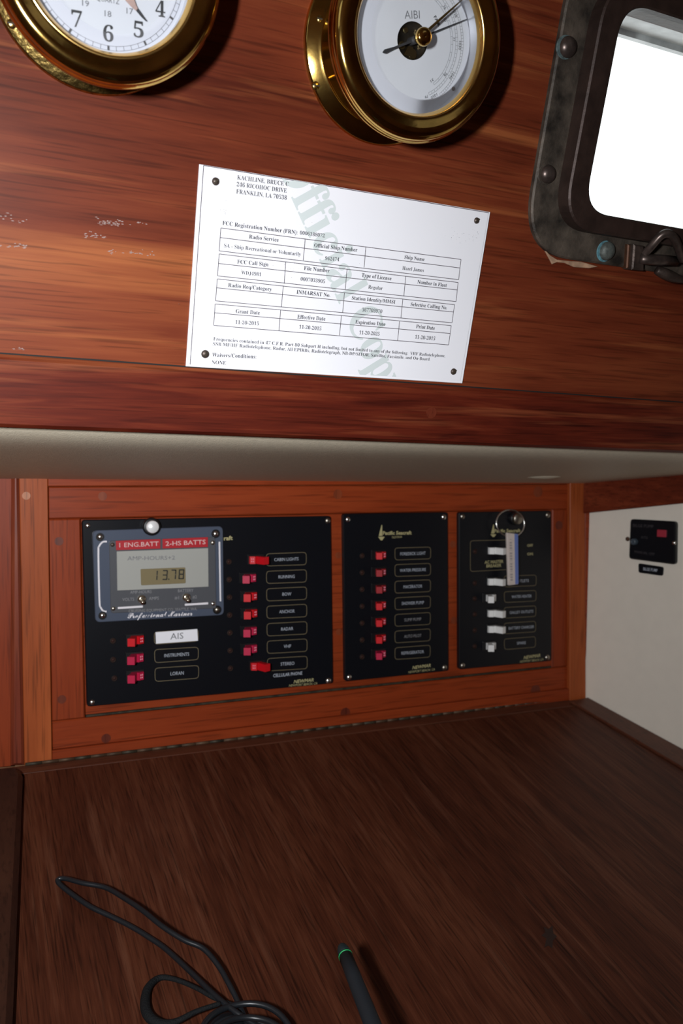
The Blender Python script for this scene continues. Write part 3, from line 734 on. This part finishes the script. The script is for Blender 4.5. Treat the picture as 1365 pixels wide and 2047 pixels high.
mb = MB(); ptext(mb, LW, script('Professional Mariner'), (255, 1236), (384.5, 1230), 11, wp + .0001, off=.012); mb.build('script_lettering', 'white_mark', mon)
br_pts = [(213.5, 1082.5), (205, 1083.5), (198, 1092), (196.6, 1102), (197.5, 1160), (199, 1206), (201, 1214), (206, 1221), (213, 1222.5)]
for pts_ in (br_pts, [(438.3, 1083), (440.5, 1202)]):
    mb = MB(); k = smooth_path([Vector((*LW.px(x, y, WM), 0)) for x, y in pts_], 4)
    for a_, b_ in zip(k[:-1], k[1:]):
        d = (b_ - a_).normalized(); e_ = Vector((-d.y, d.x, 0)) * .0008
        mb.slab(LW, [tuple((a_ + e_).to_2d()), tuple((a_ - e_).to_2d()), tuple((b_ - e_).to_2d()), tuple((b_ + e_).to_2d())], WM, WM + .0002)
    mb.build('white_line', 'white_mark', mon)
for q in ([(235.5, 1213.5), (285.5, 1210.5), (285.5, 1214.5), (235.5, 1217.5)], [(369.5, 1207), (416, 1204), (416, 1208), (369.5, 1211)]):
    MB().slab(LW, Q(LW, q, W2 + .0002), W2, W2 + .0002).build('white_line', 'white_mark', mon)
for x, y in ((283, 1197.5), (372.5, 1194)):
    u, v = LW.px(x, y, W2)
    o = MB().lathe(LW, u, v, [(.0042, W2 - .0003), (.0042, W2 + .0012), (.0030, W2 + .0030), (.0022, W2 + .0032)], 18, True, False, True).build('toggle_switch', 'nickel', mon)
    MB().tube([LW.P(u, v, W2 + .002), LW.P(u - .0004, v - .001, W2 + .006), LW.P(u - .0010, v - .0020, W2 + .0105)], [.0011, .0014, .0019], 10).build('bat_lever', 'nickel', o)

# key ring and tag hanging from the latch button in front of panel three
key = thing('key_tag', LW.P(*LW.px(1025, 1165), .004), 'steel split ring with long cream and blue tag hanging before white switches', 'key tag')
c = LW.px(1019.5, 1046, .012); s1 = abs(LW.px(1020.5, 1046, .012)[0] - c[0]); rg = 25 * s1
ringp = []
for i in range(40):
    a = 2 * math.pi * i / 40; ringp.append(LW.P(c[0] + rg * math.cos(a), c[1] + rg * .88 * math.sin(a), .0125 + .0035 * math.cos(a + .6)))
MB().tube(ringp, .00085, 8, True).build('split_ring', 'steel', key)
tg_ = Q(LW, [(1013.5, 1065), (1035.5, 1067.5), (1036.5, 1168), (1017, 1170.5)], .0195)
tgb = MB().slab(LW, rpoly(tg_, .0012, 3), .0165, .0195, .0005).build('tag', 'tag_cream', key)
tb = Q(LW, [(1028.5, 1067), (1035.3, 1068), (1036.2, 1167), (1030, 1168)], .0198)
MB().slab(LW, tb, .0190, .0198).build('blue_stripe', 'tag_blue', tgb)
mb = MB()
for i in range(16):
    y0 = 1078 + i * 5.3; mb.slab(LW, Q(LW, [(1018.5 + i * .12, y0), (1023 + i * .12, y0), (1023 + i * .12, y0 + (3.3 if i % 4 else 1)), (1018.5 + i * .12, y0 + (3.3 if i % 4 else 1))], .0197), .0195, .0197)
mb.build('faint_print', mat('worn_tag_print', (.34, .30, .30), .5), tgb)

# ================================================================= pump control on the white bulkhead
pc = thing('pump_control_panel', RW.P(*RW.px(1302, 1125)), 'small black pump control with red rocker on white end bulkhead', 'control panel')
wq_ = .006
MB().slab(RW, rpoly(Q(RW, [(1258.7, 1037.5), (1349.5, 1042.5), (1348.5, 1129), (1255.7, 1117)], wq_), .004, 4), 0, wq_, .0015).build('plate', 'panel', pc)
MB().slab(RW, rpoly(Q(RW, [(1312.5, 1058.5), (1331, 1059.5), (1330.5, 1074.5), (1312, 1073)], wq_ + .002), .001, 3), wq_ - .001, wq_ + .002, .0006).build('rocker', 'pump_red', pc)
u, v = RW.px(1266, 1083, wq_ + .003); s_ = abs(RW.px(1266, 1084, wq_)[1] - RW.px(1266, 1083, wq_)[1])
MB().lathe(RW, u, v, [(6.8 * s_, wq_ - .001), (6.2 * s_, wq_ + .004), (5 * s_, wq_ + .005), (2 * s_, wq_ + .005), (1.8 * s_, wq_ + .0035)], 20, True, False, True).build('knob', 'pump_knob', pc)
for x, y, m in ((1253.6, 1077.5, 'copper'), (1346.5, 1085.5, 'steel')):
    screw(pc, RW, x, y, 4, wq_ * (.3 if x < 1300 else 1), m)
mb = MB(); ptext(mb, RW, 'BILGE PUMP', (1265, 1053), (1306, 1055.5), 6, wq_ + .0002); ptext(mb, RW, 'AUTO', (1281, 1076), (1294, 1077.5), 5, wq_ + .0002); ptext(mb, RW, 'MANUAL OFF', (1268, 1105), (1308, 1110.5), 5, wq_ + .0002)
mb.build('lettering', mat('faint_print_grey', (.05, .045, .05), .5), pc)
nl = thing('nameplate', RW.P(*RW.px(1300, 1147)), 'little black nameplate with white lettering below the pump control', 'label')
MB().slab(RW, rpoly(Q(RW, [(1275.2, 1126), (1325.2, 1133.5), (1323.8, 1151.5), (1275.5, 1144.8)], .002), .0025, 4), 0, .002, .0006).build('plate', 'panel', nl)
mb = MB(); ptext(mb, RW, 'BILGE PUMP', (1285.5, 1139.8), (1314, 1143.5), 6, .0022, off=.015); mb.build('lettering', 'silver_print', nl)

# ================================================================= chart table
tab = thing('chart_table', DK.P(.35, -.2, -.3), 'dark walnut chart table with sloping lid below the breaker panels', 'table')
def dq(pts, w=0.0): return Q(DK, pts, w)
def dk_xy(x, y):
    q = Vector((x, y, 0)) + EYE - DK.o; z = -(q.x * DK.en.x + q.y * DK.en.y) / DK.en.z; q.z = z
    return (q.dot(DK.eu), q.dot(DK.ev))
def wall_xy(d, off): p = RW.P(d, 0, off) - EYE; return dk_xy(p.x, p.y)
MB().slab(DK, [DK.px(-14, 2300), DK.px(620, 2300), wall_xy(.50, .009), wall_xy(.022, .009), dk_xy(.70, .79), DK.px(48.5, 1546)], -.02, 0, .0008).build('lid', 'desk', tab)
MB().slab(DK, dq([(-90, 1546), (1164, 1393.5), (1162, 1408.5), (-90, 1563)]), -.02, -.0003, .0005).build('hinge_board', 'desk_edge', tab)
h0 = DK.px(50, 1528.5); h1 = DK.px(1140, 1396); k = 44
for i in range(k):                                                # knuckles of the piano hinge
    a = Vector(lerp(h0, h1, (i + .01) / k)); b = Vector(lerp(h0, h1, (i + .99) / k))
    MB().tube([DK.P(a.x, a.y - .001, .0008), DK.P(b.x, b.y - .001, .0008)], .0016, 8).build('hinge_knuckle', 'hinge' if i % 3 else 'hinge_dark', tab)
# raised fiddles at either side
fz = .012
fq = [DK.px(*p, fz) for p in ((46, 1546), (40, 1534), (30, 1530), (-90, 1537), (-170, 2300), (14, 2300))]
MB().slab(DK, fq[::-1], -.02, fz, .004).build('fiddle', 'fiddle', tab)
p0 = Vector(DK.px(1139, 1405)); p1 = Vector(DK.px(1351, 1531)); p2 = p1 + (p1 - p0) * .9
MB().slab(DK, [tuple(p0), tuple(p2), wall_xy(.46, .001), wall_xy(.003, .001)], .0003, .003, .001).build('edge_strip', 'desk_edge_y', tab)
sp = [(1086, 1852), (1096, 1858), (1104, 1850), (1106, 1866), (1113, 1872), (1105, 1880), (1104, 1896), (1096, 1890), (1088, 1894), (1092, 1876), (1082, 1870), (1090, 1864)]
MB().slab(DK, Q(DK, sp), -.0005, .00015).build('stain', mat('dark_stain', (.022, .009, .006), .6), tab)
# body of the table under the lid
mb = MB()
for uu in (.05, .66):
    a = DK.P(uu - .012, -.02, -.02); b = DK.P(uu + .012, -.02, -.02); c_ = DK.P(uu + .012, -.40, -.02); d_ = DK.P(uu - .012, -.40, -.02)
    lo = [Vector((p.x, p.y, 0)) for p in (a, b, c_, d_)]; mb.add([a, b, c_, d_] + lo, [[0, 1, 2, 3], [4, 5, 6, 7], [0, 1, 5, 4], [1, 2, 6, 5], [2, 3, 7, 6], [3, 0, 4, 7]])
mb.build('end_board', 'desk_edge', tab)

# ================================================================= things on the chart table
def dk(x, y, h): return DK.P(*DK.px(x, y, h), h)
def cable(name, pts, r, m, label, cat, group=None):
    path = smooth_path([dk(*p) for p in pts], 8)
    base = dk(pts[len(pts) // 2][0], pts[len(pts) // 2][1], 0)
    mb = MB().tube(path, r, 10)
    o = thing(name, base, label, cat, group); mb.build('cord', m, o); return o
c1 = cable('power_cord', [(590, 2120, .004), (528, 2062, .006), (478, 2028, .012), (430, 1990, .010), (380, 1942, .006), (330, 1896, .003), (295, 1872, .0026), (262, 1852, .0026), (222, 1832, .0027), (180, 1812, .0034), (142, 1786, .004), (119, 1767, .005), (116, 1758, .006), (130, 1756, .007), (165, 1765, .009), (210, 1774, .010), (246, 1794, .012), (285, 1820, .015), (325, 1852, .016), (368, 1879, .015), (406, 1896, .014), (436, 1930, .012), (458, 1968, .010), (474, 2000, .008), (500, 2060, .006)], .0018, 'cord', 'long thin black cord looped across the left of the chart table', 'cord')
c2 = cable('braided_strap', [(470, 2010, .010), (430, 1996, .009), (392, 1975, .007), (350, 1958, .005), (318, 1955, .004), (296, 1975, .004), (290, 2005, .004), (298, 2032, .005), (322, 2046, .006), (352, 2042, .007), (392, 2022, .010), (440, 2006, .012)], [.0014 + .0020 * math.exp(-((i - 52) / 18) ** 2) for i in range(89)], 'braid', 'black braided wrist strap in small loop beside the coiled cord', 'strap')
c3 = thing('coiled_cord', dk(490, 2090, 0), 'coil of glossy black cord at the front edge of table', 'cord')
mb = MB()
for j, (dx, dy, hh, rx) in enumerate(((0, 0, .013, 1.0), (6, 12, .017, .80), (-6, 22, .008, .9), (2, 34, .0045, .95))):
    cpt = Vector(DK.px(494 + dx, 2090 + dy, hh)); loop = []
    for i in range(48):
        a = 2 * math.pi * i / 48; loop.append(DK.P(cpt.x + .029 * rx * math.cos(a), cpt.y + .031 * rx * math.sin(a), hh + .0012 * math.sin(3 * a + j)))
    mb.tube(loop, .0019, 10, True)
mb.build('coil', 'cord', c3)
u, v = DK.px(452, 2062, .003); MB().dome(DK, u, v, .015, .0005, .009, 24, 5).build('plug_body', 'cord', c3)

# whip antenna of a handheld radio that lies in front of the frame
an = thing('radio_antenna', DK.P(.19, -.47, 0), 'stubby black whip antenna with green ring near its rounded tip', 'antenna')
tip = dk(682, 1889, .060); d_an = (dk(738, 2031, .066) - tip).normalized()
def rod(a, b, ra, rb, k=6): return [tip + d_an * (a + (b - a) * i / k) for i in range(k + 1)], [ra + (rb - ra) * i / k for i in range(k + 1)]
p, r_ = rod(.0090, .135, .0043, .0056); MB().tube(p, r_, 20).build('whip', 'rubber', an)
pp = [tip + d_an * (.0098 * (1 - math.cos(q * math.pi / 12))) for q in range(7)]; rr_ = [  .0042 * max(.05, math.sin(q * math.pi / 12) ** .7) for q in range(7)]
MB().tube(pp, rr_, 20).build('tip_cap', 'rubber_tip', an)
p, r_ = rod(.0096, .0105, .00445, .00448, 1); MB().tube(p, r_, 20).build('green_ring', 'green', an)
e_ = tip + d_an * .135; q = DK.P(0, 0, 0)
dv = (e_ - DK.o); eu_, ev_ = dv.dot(DK.eu), dv.dot(DK.ev); hw = dv.dot(DK.en)
MB().slab(DK, rpoly([(eu_ - .045, ev_ - .12), (eu_ + .015, ev_ - .12), (eu_ + .015, ev_), (eu_ - .045, ev_)], .008, 4), 0, hw + .009, .004).build('radio_body', 'rubber', an)

# ================================================================= licence sheet on the cabin side
Z = lambda x, y: (350 + x / 2.1, 310 + y / 2.1)
lic = thing('licence_sheet', UP.P(*UP.px(648, 748)), 'white printed radio licence sheet screwed to the mahogany board at its corners', 'document')
MB().slab(UP, Q(UP, [(398.8, 328), (980.2, 424), (924.2, 766.5), (371.8, 732.5)], .0015), .0001, .0015, .0003).build('backing_sheet', 'sheet_edge', lic)
pq = [(407, 330.8), (976.5, 425.3), (920, 761), (380, 728.5)]
pp_ = Q(UP, pq, .002); pap = MB().slab(UP, pp_, .0015, .0020).build('page', 'paper', lic)
mb = MB()
for a_, b_ in (((407, 330.8), (380, 728.5)), ((407, 330.8), (976.5, 425.3))):
    a = Vector(UP.px(*a_, .002)); b = Vector(UP.px(*b_, .002)); d = (b - a).normalized(); e = Vector((-d.y, d.x)) * .00022
    mb.slab(UP, [tuple(a + e), tuple(a - e), tuple(b - e), tuple(b + e)], .0019, .00205)
mb.build('page_edge_shade', 'rule', lic)  # grey strips painted in as the shaded edges of the page
WP = .0022
rules = MB(); wm = MB()
def zt(body, x0, y0, x1, y1, h, b=False):
    k = MB(); ptext(k, UP, serif(body), Z(x0, y0), Z(x1, y1), h * 1.12 / 2.1, WP, off=.0 if b else -.005)
    k.build('printed_line', 'print_bold' if b else 'print', pap)
zt('KACHLINE, BRUCE C', 260, 102, 476, 131, 17); zt('246 RICOHOC DRIVE', 258, 131, 468, 158, 17); zt('FRANKLIN, LA 70538', 256, 161, 468, 188, 17)
zt('FCC Registration Number (FRN):', 198, 293, 513, 333, 16, 1); zt('0006188072', 523, 333, 627, 346, 14)
zt('Radio Service', 310, 350, 434, 364, 15, 1); zt('SA - Ship Recreational or Voluntarily', 205, 387, 527, 424, 15)
zt('Official Ship Number', 583, 386, 764, 406, 15, 1); zt('962474', 629, 440, 688, 446, 14)
zt('Ship Name', 962, 435, 1046, 445, 14, 1); zt('Hazel James', 953, 481, 1043, 491, 14)
zt('FCC Call Sign', 260, 455, 391, 467, 15, 1); zt('WDJ4981', 277, 500, 361, 509, 14); zt('File Number', 540, 482, 648, 493, 15, 1); zt('0007033905', 526, 527, 628, 538, 14)
zt('Type of License', 782, 511, 907, 526, 15, 1); zt('Regular', 810, 560, 870, 567, 14); zt('Number in Fleet', 1016, 539, 1139, 554, 14, 1)
zt('Radio Req/Category', 222, 553, 405, 571, 15, 1); zt('INMARSAT No.', 509, 582, 650, 596, 15, 1); zt('Station Identity/MMSI', 741, 606, 923, 624, 14, 1)
zt('367703970', 784, 656, 868, 664, 14); zt('Selective Calling No.', 988, 633, 1140, 648, 14, 1)
zt('Grant Date', 254, 663, 355, 670, 15, 1); zt('11-20-2015', 252, 708, 351, 715, 14); zt('Effective Date', 512, 686, 630, 695, 15, 1); zt('11-20-2015', 520, 728, 613, 736, 14)
zt('Expiration Date', 756, 707, 881, 717, 14, 1); zt('11-20-2025', 772, 752, 857, 758, 14); zt('Print Date', 1011, 726, 1089, 734, 14, 1); zt('11-20-2015', 1006, 770, 1090, 778, 14)
zt('Frequencies contained in 47 C.F.R. Part 80 Subpart H including, but not limited to any of the following:  VHF Radiotelephone,', 160, 778, 1133, 849, 13)
zt('SSB MF/HF Radiotelephone, Radar, All EPIRBs, Radiotelegraph, NB-DP/SITOR, Satellite, Facsimile, and On-Board.', 158, 799, 1070, 863, 13)
zt('Waivers/Conditions:', 155, 846, 340, 854, 15, 1); zt('NONE', 153, 877, 213, 880, 14)
tables = [([(192, 306), (1200, 438), (1190, 523), (185, 402)], ((188.5, 346), (1196, 474)), [((546, 352), (538, 442)), ((801, 385), (793, 472))]),
          ([(185, 415), (1188, 535), (1179, 615), (178, 507)], ((181.5, 455), (1184, 566)), [((464, 448), (458, 540)), ((722, 477), (714, 564)), ((968, 508), (960, 593))]),
          ([(177, 520), (1173, 628), (1162, 704), (170, 612)], ((173, 557), (1168, 659)), [((454, 548), (446, 637)), ((711, 577), (703, 662)), ((956, 603), (948, 683))]),
          ([(168, 625), (1159, 716), (1148, 797), (162, 715)], ((165, 662), (1154, 749)), [((443, 650), (436, 738)), ((698, 674), (690, 757)), ((942, 698), (934, 780))])]
for q, hd, cs in tables:
    segs = [(q[i], q[(i + 1) % 4]) for i in range(4)] + [hd] + cs
    for a_, b_ in segs:
        a = Vector(UP.px(*Z(*a_), WP)); b = Vector(UP.px(*Z(*b_), WP)); d = (b - a).normalized(); e = Vector((-d.y, d.x)) * .00021
        rules.flat(UP, [tuple(a + e), tuple(a - e), tuple(b - e), tuple(b + e)], .00212)
for i in range(90):                                               # toner specks
    cx_, cy_, sx_, sy_ = random.choice(((205, 215, 6, 40), (1190, 335, 25, 15), (1255, 330, 10, 20), (480, 480, 15, 20), (330, 450, 40, 12), (600, 500, 250, 150)))
    u, v = UP.px(*Z(random.gauss(cx_, sx_), random.gauss(cy_, sy_)), WP); a = random.uniform(.00010, .00028)
    rules.flat(UP, [(u - a, v), (u, v - a * .6), (u + a, v), (u, v + a * .6)], WP)
rules.build('table_rules', 'rule', pap)
# the big grey diagonal lettering behind, cut off by the edges of the page
text(wm, UP, serif('Official Copy'), UP.px(*Z(418, 23), .00206), UP.px(*Z(872, 1033), .00206), .0245, .00206, off=.004, res=4)
bm = bmesh.new(); me = bpy.data.meshes.new('tmp'); me.from_pydata(wm.v, [], wm.f); bm.from_mesh(me)
for i in range(4):
    a = UP.P(*pp_[i], .002); b = UP.P(*pp_[(i + 1) % 4], .002); d = (b - a).normalized(); nn = d.cross(UP.en)
    if nn.dot(UP.P(*lerp(pp_[0], pp_[2], .5), .002) - a) > 0: nn = -nn
    bmesh.ops.bisect_plane(bm, geom=bm.verts[:] + bm.edges[:] + bm.faces[:], plane_co=a, plane_no=nn, clear_outer=True, dist=1e-7)
bm.verts.ensure_lookup_table(); bm.verts.index_update()
wm2 = MB(); wm2.add([v.co.copy() for v in bm.verts], [[v.index for v in f.verts] for f in bm.faces]); bm.free(); bpy.data.meshes.remove(me)
wm2.build('watermark_lettering', 'mark', pap)
for x, y in ((432.5, 362.5), (955, 441), (411.5, 708.5), (908.5, 743.5)):
    u, v = UP.px(x, y, .0035); s_ = abs(UP.px(x, y + 1, .0035)[1] - v); r = 8.6 * s_ if x < 600 else 6.8 * s_
    o = MB().dome(UP, u, v, r, .0018, .0016, 20, 4).build('screw', 'tack', lic)
    a_ = math.radians(50); d = Vector((math.cos(a_), math.sin(a_))); e = Vector((-d.y, d.x)) * .0004
    c_ = Vector((u, v))
    MB().slab(UP, [tuple(c_ - d * r * .8 - e), tuple(c_ + d * r * .8 - e), tuple(c_ + d * r * .8 + e), tuple(c_ - d * r * .8 + e)], .0028, .0035).build('slot', 'hinge_dark', o)

# ================================================================= brass clock and barometer
def polar(c, r, deg): a = math.radians(deg); return (c[0] + r * math.sin(a), c[1] - r * math.cos(a))     # degrees from straight down towards the right
def instrument(root, c, rf, rb, m_flange):
    u, v = c
    fl_ = MB().lathe(UP, u, v, [(rf, 0), (rf, .0018), (rf - .0012, .0032), (rf - .0075, .0036), (rf - .0088, .0048), (rf - .0100, .0050)], 96, True).build('flange', m_flange, root)
    MB().lathe(UP, u, v, [(rf - .0095, .004), (rf - .0105, .010), (rf - .0112, .020), (rf - .0105, .030), (rf - .008, .036), (rb - .006, .0385)], 96, True).build('case', 'brass', root)
    MB().lathe(UP, u, v, [(rb - .006, .0375), (rb - .0012, .0390), (rb, .0408), (rb - .0002, .0425), (rb - .0016, .0432), (rb - .0010, .0446), (rb - .0018, .0468), (rb - .0038, .0486), (rb - .0060, .0494), (rb - .0082, .0492), (rb - .0110, .0484), (rb - .0126, .0482)], 96, True).build('bezel', 'brass', root)
    MB().lathe(UP, u, v, [(rb - .0124, .0481), (rb - .0134, .0486), (rb - .0142, .0478), (rb - .0152, .0458), (rb - .0160, .0440)], 96, True).build('bezel_lip', 'brass_bright', root)
    MB().lathe(UP, u, v, [(rb - .0158, .0442), (rb - .0160, .0366)], 96, True).build('dial_wall', 'dial_wall', root)
    ri = rb - .0155
    MB().lathe(UP, u, v, [(ri, .0445), (ri - .0085, .0456)], 96, True).build('glass_bevel', 'bevel_glass', root)
    MB().lathe(UP, u, v, [(ri - .0085, .0456), (.0004, .0457)], 96, True).build('glass', 'glass', root)
    return ri
def fscrew(root, x, y, r=.0026, m='brass_worn'):
    u, v = UP.px(x, y, .004); o = MB().dome(UP, u, v, r, .0028, .0014, 16, 4).build('screw', m, root)
    MB().slab(UP, [(u - r * .8, v - .0003), (u + r * .8, v - .0003), (u + r * .8, v + .0003), (u - r * .8, v + .0003)], .0036, .0044).build('slot', 'ink', o)
WD = .0366
def arc(mb, c, r, th, a0, a1, w, n=60):
    for i in range(n):
        x, y = a0 + (a1 - a0) * i / n, a0 + (a1 - a0) * (i + 1) / n
        mb.flat(UP, [polar(c, r, x), polar(c, r + th, x), polar(c, r + th, y), polar(c, r, y)], w)
def tick(mb, c, r0, r1, deg, th, w):
    p = Vector(polar(c, r0, deg)); q = Vector(polar(c, r1, deg)); d = (q - p).normalized(); e = Vector((-d.y, d.x)) * th / 2
    mb.flat(UP, [tuple(p + e), tuple(p - e), tuple(q - e), tuple(q + e)], w)
def dial_text(mb, body, cen, h, wd, rot, w, **k):
    d = Vector((math.cos(rot), math.sin(rot))); e = Vector((-d.y, d.x)); a = Vector(cen) - d * wd / 2 - e * h / 2
    text(mb, UP, body, tuple(a), tuple(a + d * wd), h, w, **k)
# barometer
bc = (.2392, .1249)
baro = thing('barometer', UP.P(*bc, 0), 'round brass barometer with exposed works at dial centre, near the window', 'barometer')
ri = instrument(baro, bc, .0527, .0543, 'brass')
fscrew(baro, 632, 171); fscrew(baro, 641, 38)
MB().lathe(UP, *bc, [(.0402, WD), (.0098, WD)], 96).build('dial', 'dial_white', baro)
wk = MB().lathe(UP, *bc, [(.0098, WD), (.0098, WD - .003), (.0002, WD - .003)], 48, True).build('works', 'works', baro)
mb = MB()
for a, r, rr2 in ((-60, .006, .0022), (20, .0065, .0028), (140, .006, .002), (-140, .0065, .0016), (80, .0062, .0014)):
    u, v = polar(bc, r, a); mb.disc(UP, u, v, rr2, WD - .003, WD - .0018, 14, .0003)
mb.slab(UP, [polar(bc, .0085, -25), polar(bc, .0085, 25), polar(bc, .003, 30), polar(bc, .003, -30)], WD - .003, WD - .0014)
mb.build('gears', 'works_brass', wk)
mk = MB()
for r0, r1, a0, st, sub in ((.0252, .0264, 42, 9.2, 1), (.0284, .0298, 31, 4.1, 1), (.0322, .0336, 43, 2.75, 1)):
    arc(mk, bc, r0, .00013, a0, 228, WD + .0002); arc(mk, bc, r1, .00013, a0, 228, WD + .0002)
    a = a0
    while a <= 228: tick(mk, bc, r0, r1, a, .00013, WD + .0002); a += st
mk.build('scale', 'ink_mid', baro)
mk = MB()
for body, r, a, h, wd in (('31', .0237, 42, .0014, .0022), ('79', .0300, 27, .0014, .0022), ('78', .0273, 62, .0014, .0022), ('77', .0272, 103, .0014, .0022), ('1050', .0316, 36, .0015, .0045), ('1040', .0312, 66, .0015, .0045), ('1030', .0313, 97, .0015, .0045), ('1020', .0313, 128, .0015, .0045), ('76', .0272, 140, .0014, .0022), ('30', .0240, 128, .0014, .0022)):
    dial_text(mk, body, polar(bc, r, a), h, wd, math.radians(a - 180) + math.pi * 0, WD + .0003)
dial_text(mk, 'FAIR', polar(bc, .0190, 133), .0017, .0058, math.radians(133 - 180), WD + .0003, off=.02)
mk.build('dial_lettering', 'ink', baro)
mk = MB(); a_ = UP.px(808.5, 38, WD); b_ = UP.px(838.5, 37.5, WD); text(mk, UP, 'AIBI', a_, b_, .0042, WD + .0003, off=-.012); mk.build('maker_lettering', 'ink_mid', baro)
def hand(root, name, c, w, segs, m, th=.0005):
    mb = MB()
    for (r0, h0_, a0), (r1, h1_, a1) in zip(segs[:-1], segs[1:]):
        p = Vector(polar(c, r0, a0)); q = Vector(polar(c, r1, a1)); d = (q - p).normalized(); e = Vector((-d.y, d.x))
        mb.slab(UP, [tuple(p + e * h0_), tuple(p - e * h0_), tuple(q - e * h1_), tuple(q + e * h1_)][::-1], w, w + th)
    return mb.build(name, m, root)
hand(baro, 'pointer', bc, .0388, [(.0215, .0002, -62), (.0198, .0011, -62), (.014, .0006, -62), (.0001, .0007, -62)], 'ink')
hand(baro, 'pointer', bc, .0388, [(.0001, .0006, 118.5), (.020, .0004, 118.5), (.0366, .0002, 118.5)], 'ink')
MB().lathe(UP, *bc, [(.0022, WD - .003), (.0022, .0396), (.0014, .0402), (.0001, .0403)], 20, True).build('hub', 'ink', baro)
hand(baro, 'set_hand', bc, .0436, [(.0001, .0009, 136), (.022, .0006, 135.5), (.0345, .0003, 135.5)], 'brass_hand')
MB().lathe(UP, *bc, [(.0028, .0440), (.0028, .0470), (.0044, .0476), (.0049, .0492), (.0045, .0510), (.0032, .0518), (.0012, .0520), (.0001, .0518)], 32, True).build('set_knob', 'brass', baro)
u, v = UP.px(908, 177, WD + .001); MB().dome(UP, u, v, .0012, WD, .0010, 12, 3).build('dial_screw', 'copper', baro)
# clock
cc = (.0692, .1238)
clk = thing('ship_clock', UP.P(*cc, 0), 'round brass ship clock with black numerals on its white dial', 'clock')
ri = instrument(clk, cc, .0537, .0552, 'brass_worn')
fscrew(clk, 24, 47)
fscrew(clk, 330, 140)
MB().lathe(UP, *cc, [(.0405, WD), (.0001, WD)], 96).build('dial', 'clock_white', clk)
mk = MB(); sm = MB()
for k in range(12):
    num = (6 - k) % 12 or 12; a = 30 * k + 3
    hh_ = .0072; wd = .0050 if num < 10 else .0080
    if num in (1,): wd = .0026
    dial_text(mk, serif(str(num)), polar(cc, .0298, a), hh_, wd, math.radians(3), WD + .0002, off=.0)
    dial_text(sm, str(num + 12), polar(cc, .0212, a), .0026, .0032, math.radians(3), WD + .0002)
mk.build('numerals', 'ink', clk); sm.build('hour_numerals', 'ink_mid', clk)
mk = MB(); arc(mk, cc, .0352, .00016, 0, 360, WD + .0002, 120); arc(mk, cc, .0372, .00016, 0, 360, WD + .0002, 120)
for i in range(60): tick(mk, cc, .0352, .0372, i * 6 + 3, .0002 if i % 5 else .0011, WD + .0002)
mk.build('minute_track', 'ink', clk)
mk = MB(); dial_text(mk, 'QUARTZ', polar(cc, .0152, 3), .0022, .0110, math.radians(3), WD + .0002); mk.build('dial_lettering', 'ink_mid', clk)
hand(clk, 'hour_hand', cc, .0385, [(.0001, .0008, 40), (.012, .0009, 40), (.0165, .0022, 40), (.0205, .0012, 40), (.0225, .0006, 41)], 'copper_hand')
hand(clk, 'hour_hand', cc, .0385, [(.0222, .0007, 41), (.0258, .0005, 42), (.0285, .0002, 43)], 'ink')
hand(clk, 'minute_hand', cc, .0400, [(.0001, .0008, 186), (.02, .0006, 186), (.033, .0003, 186)], 'ink')
MB().lathe(UP, *cc, [(.0024, WD), (.0024, .0412), (.0001, .0416)], 20, True).build('hub', 'brass', clk)
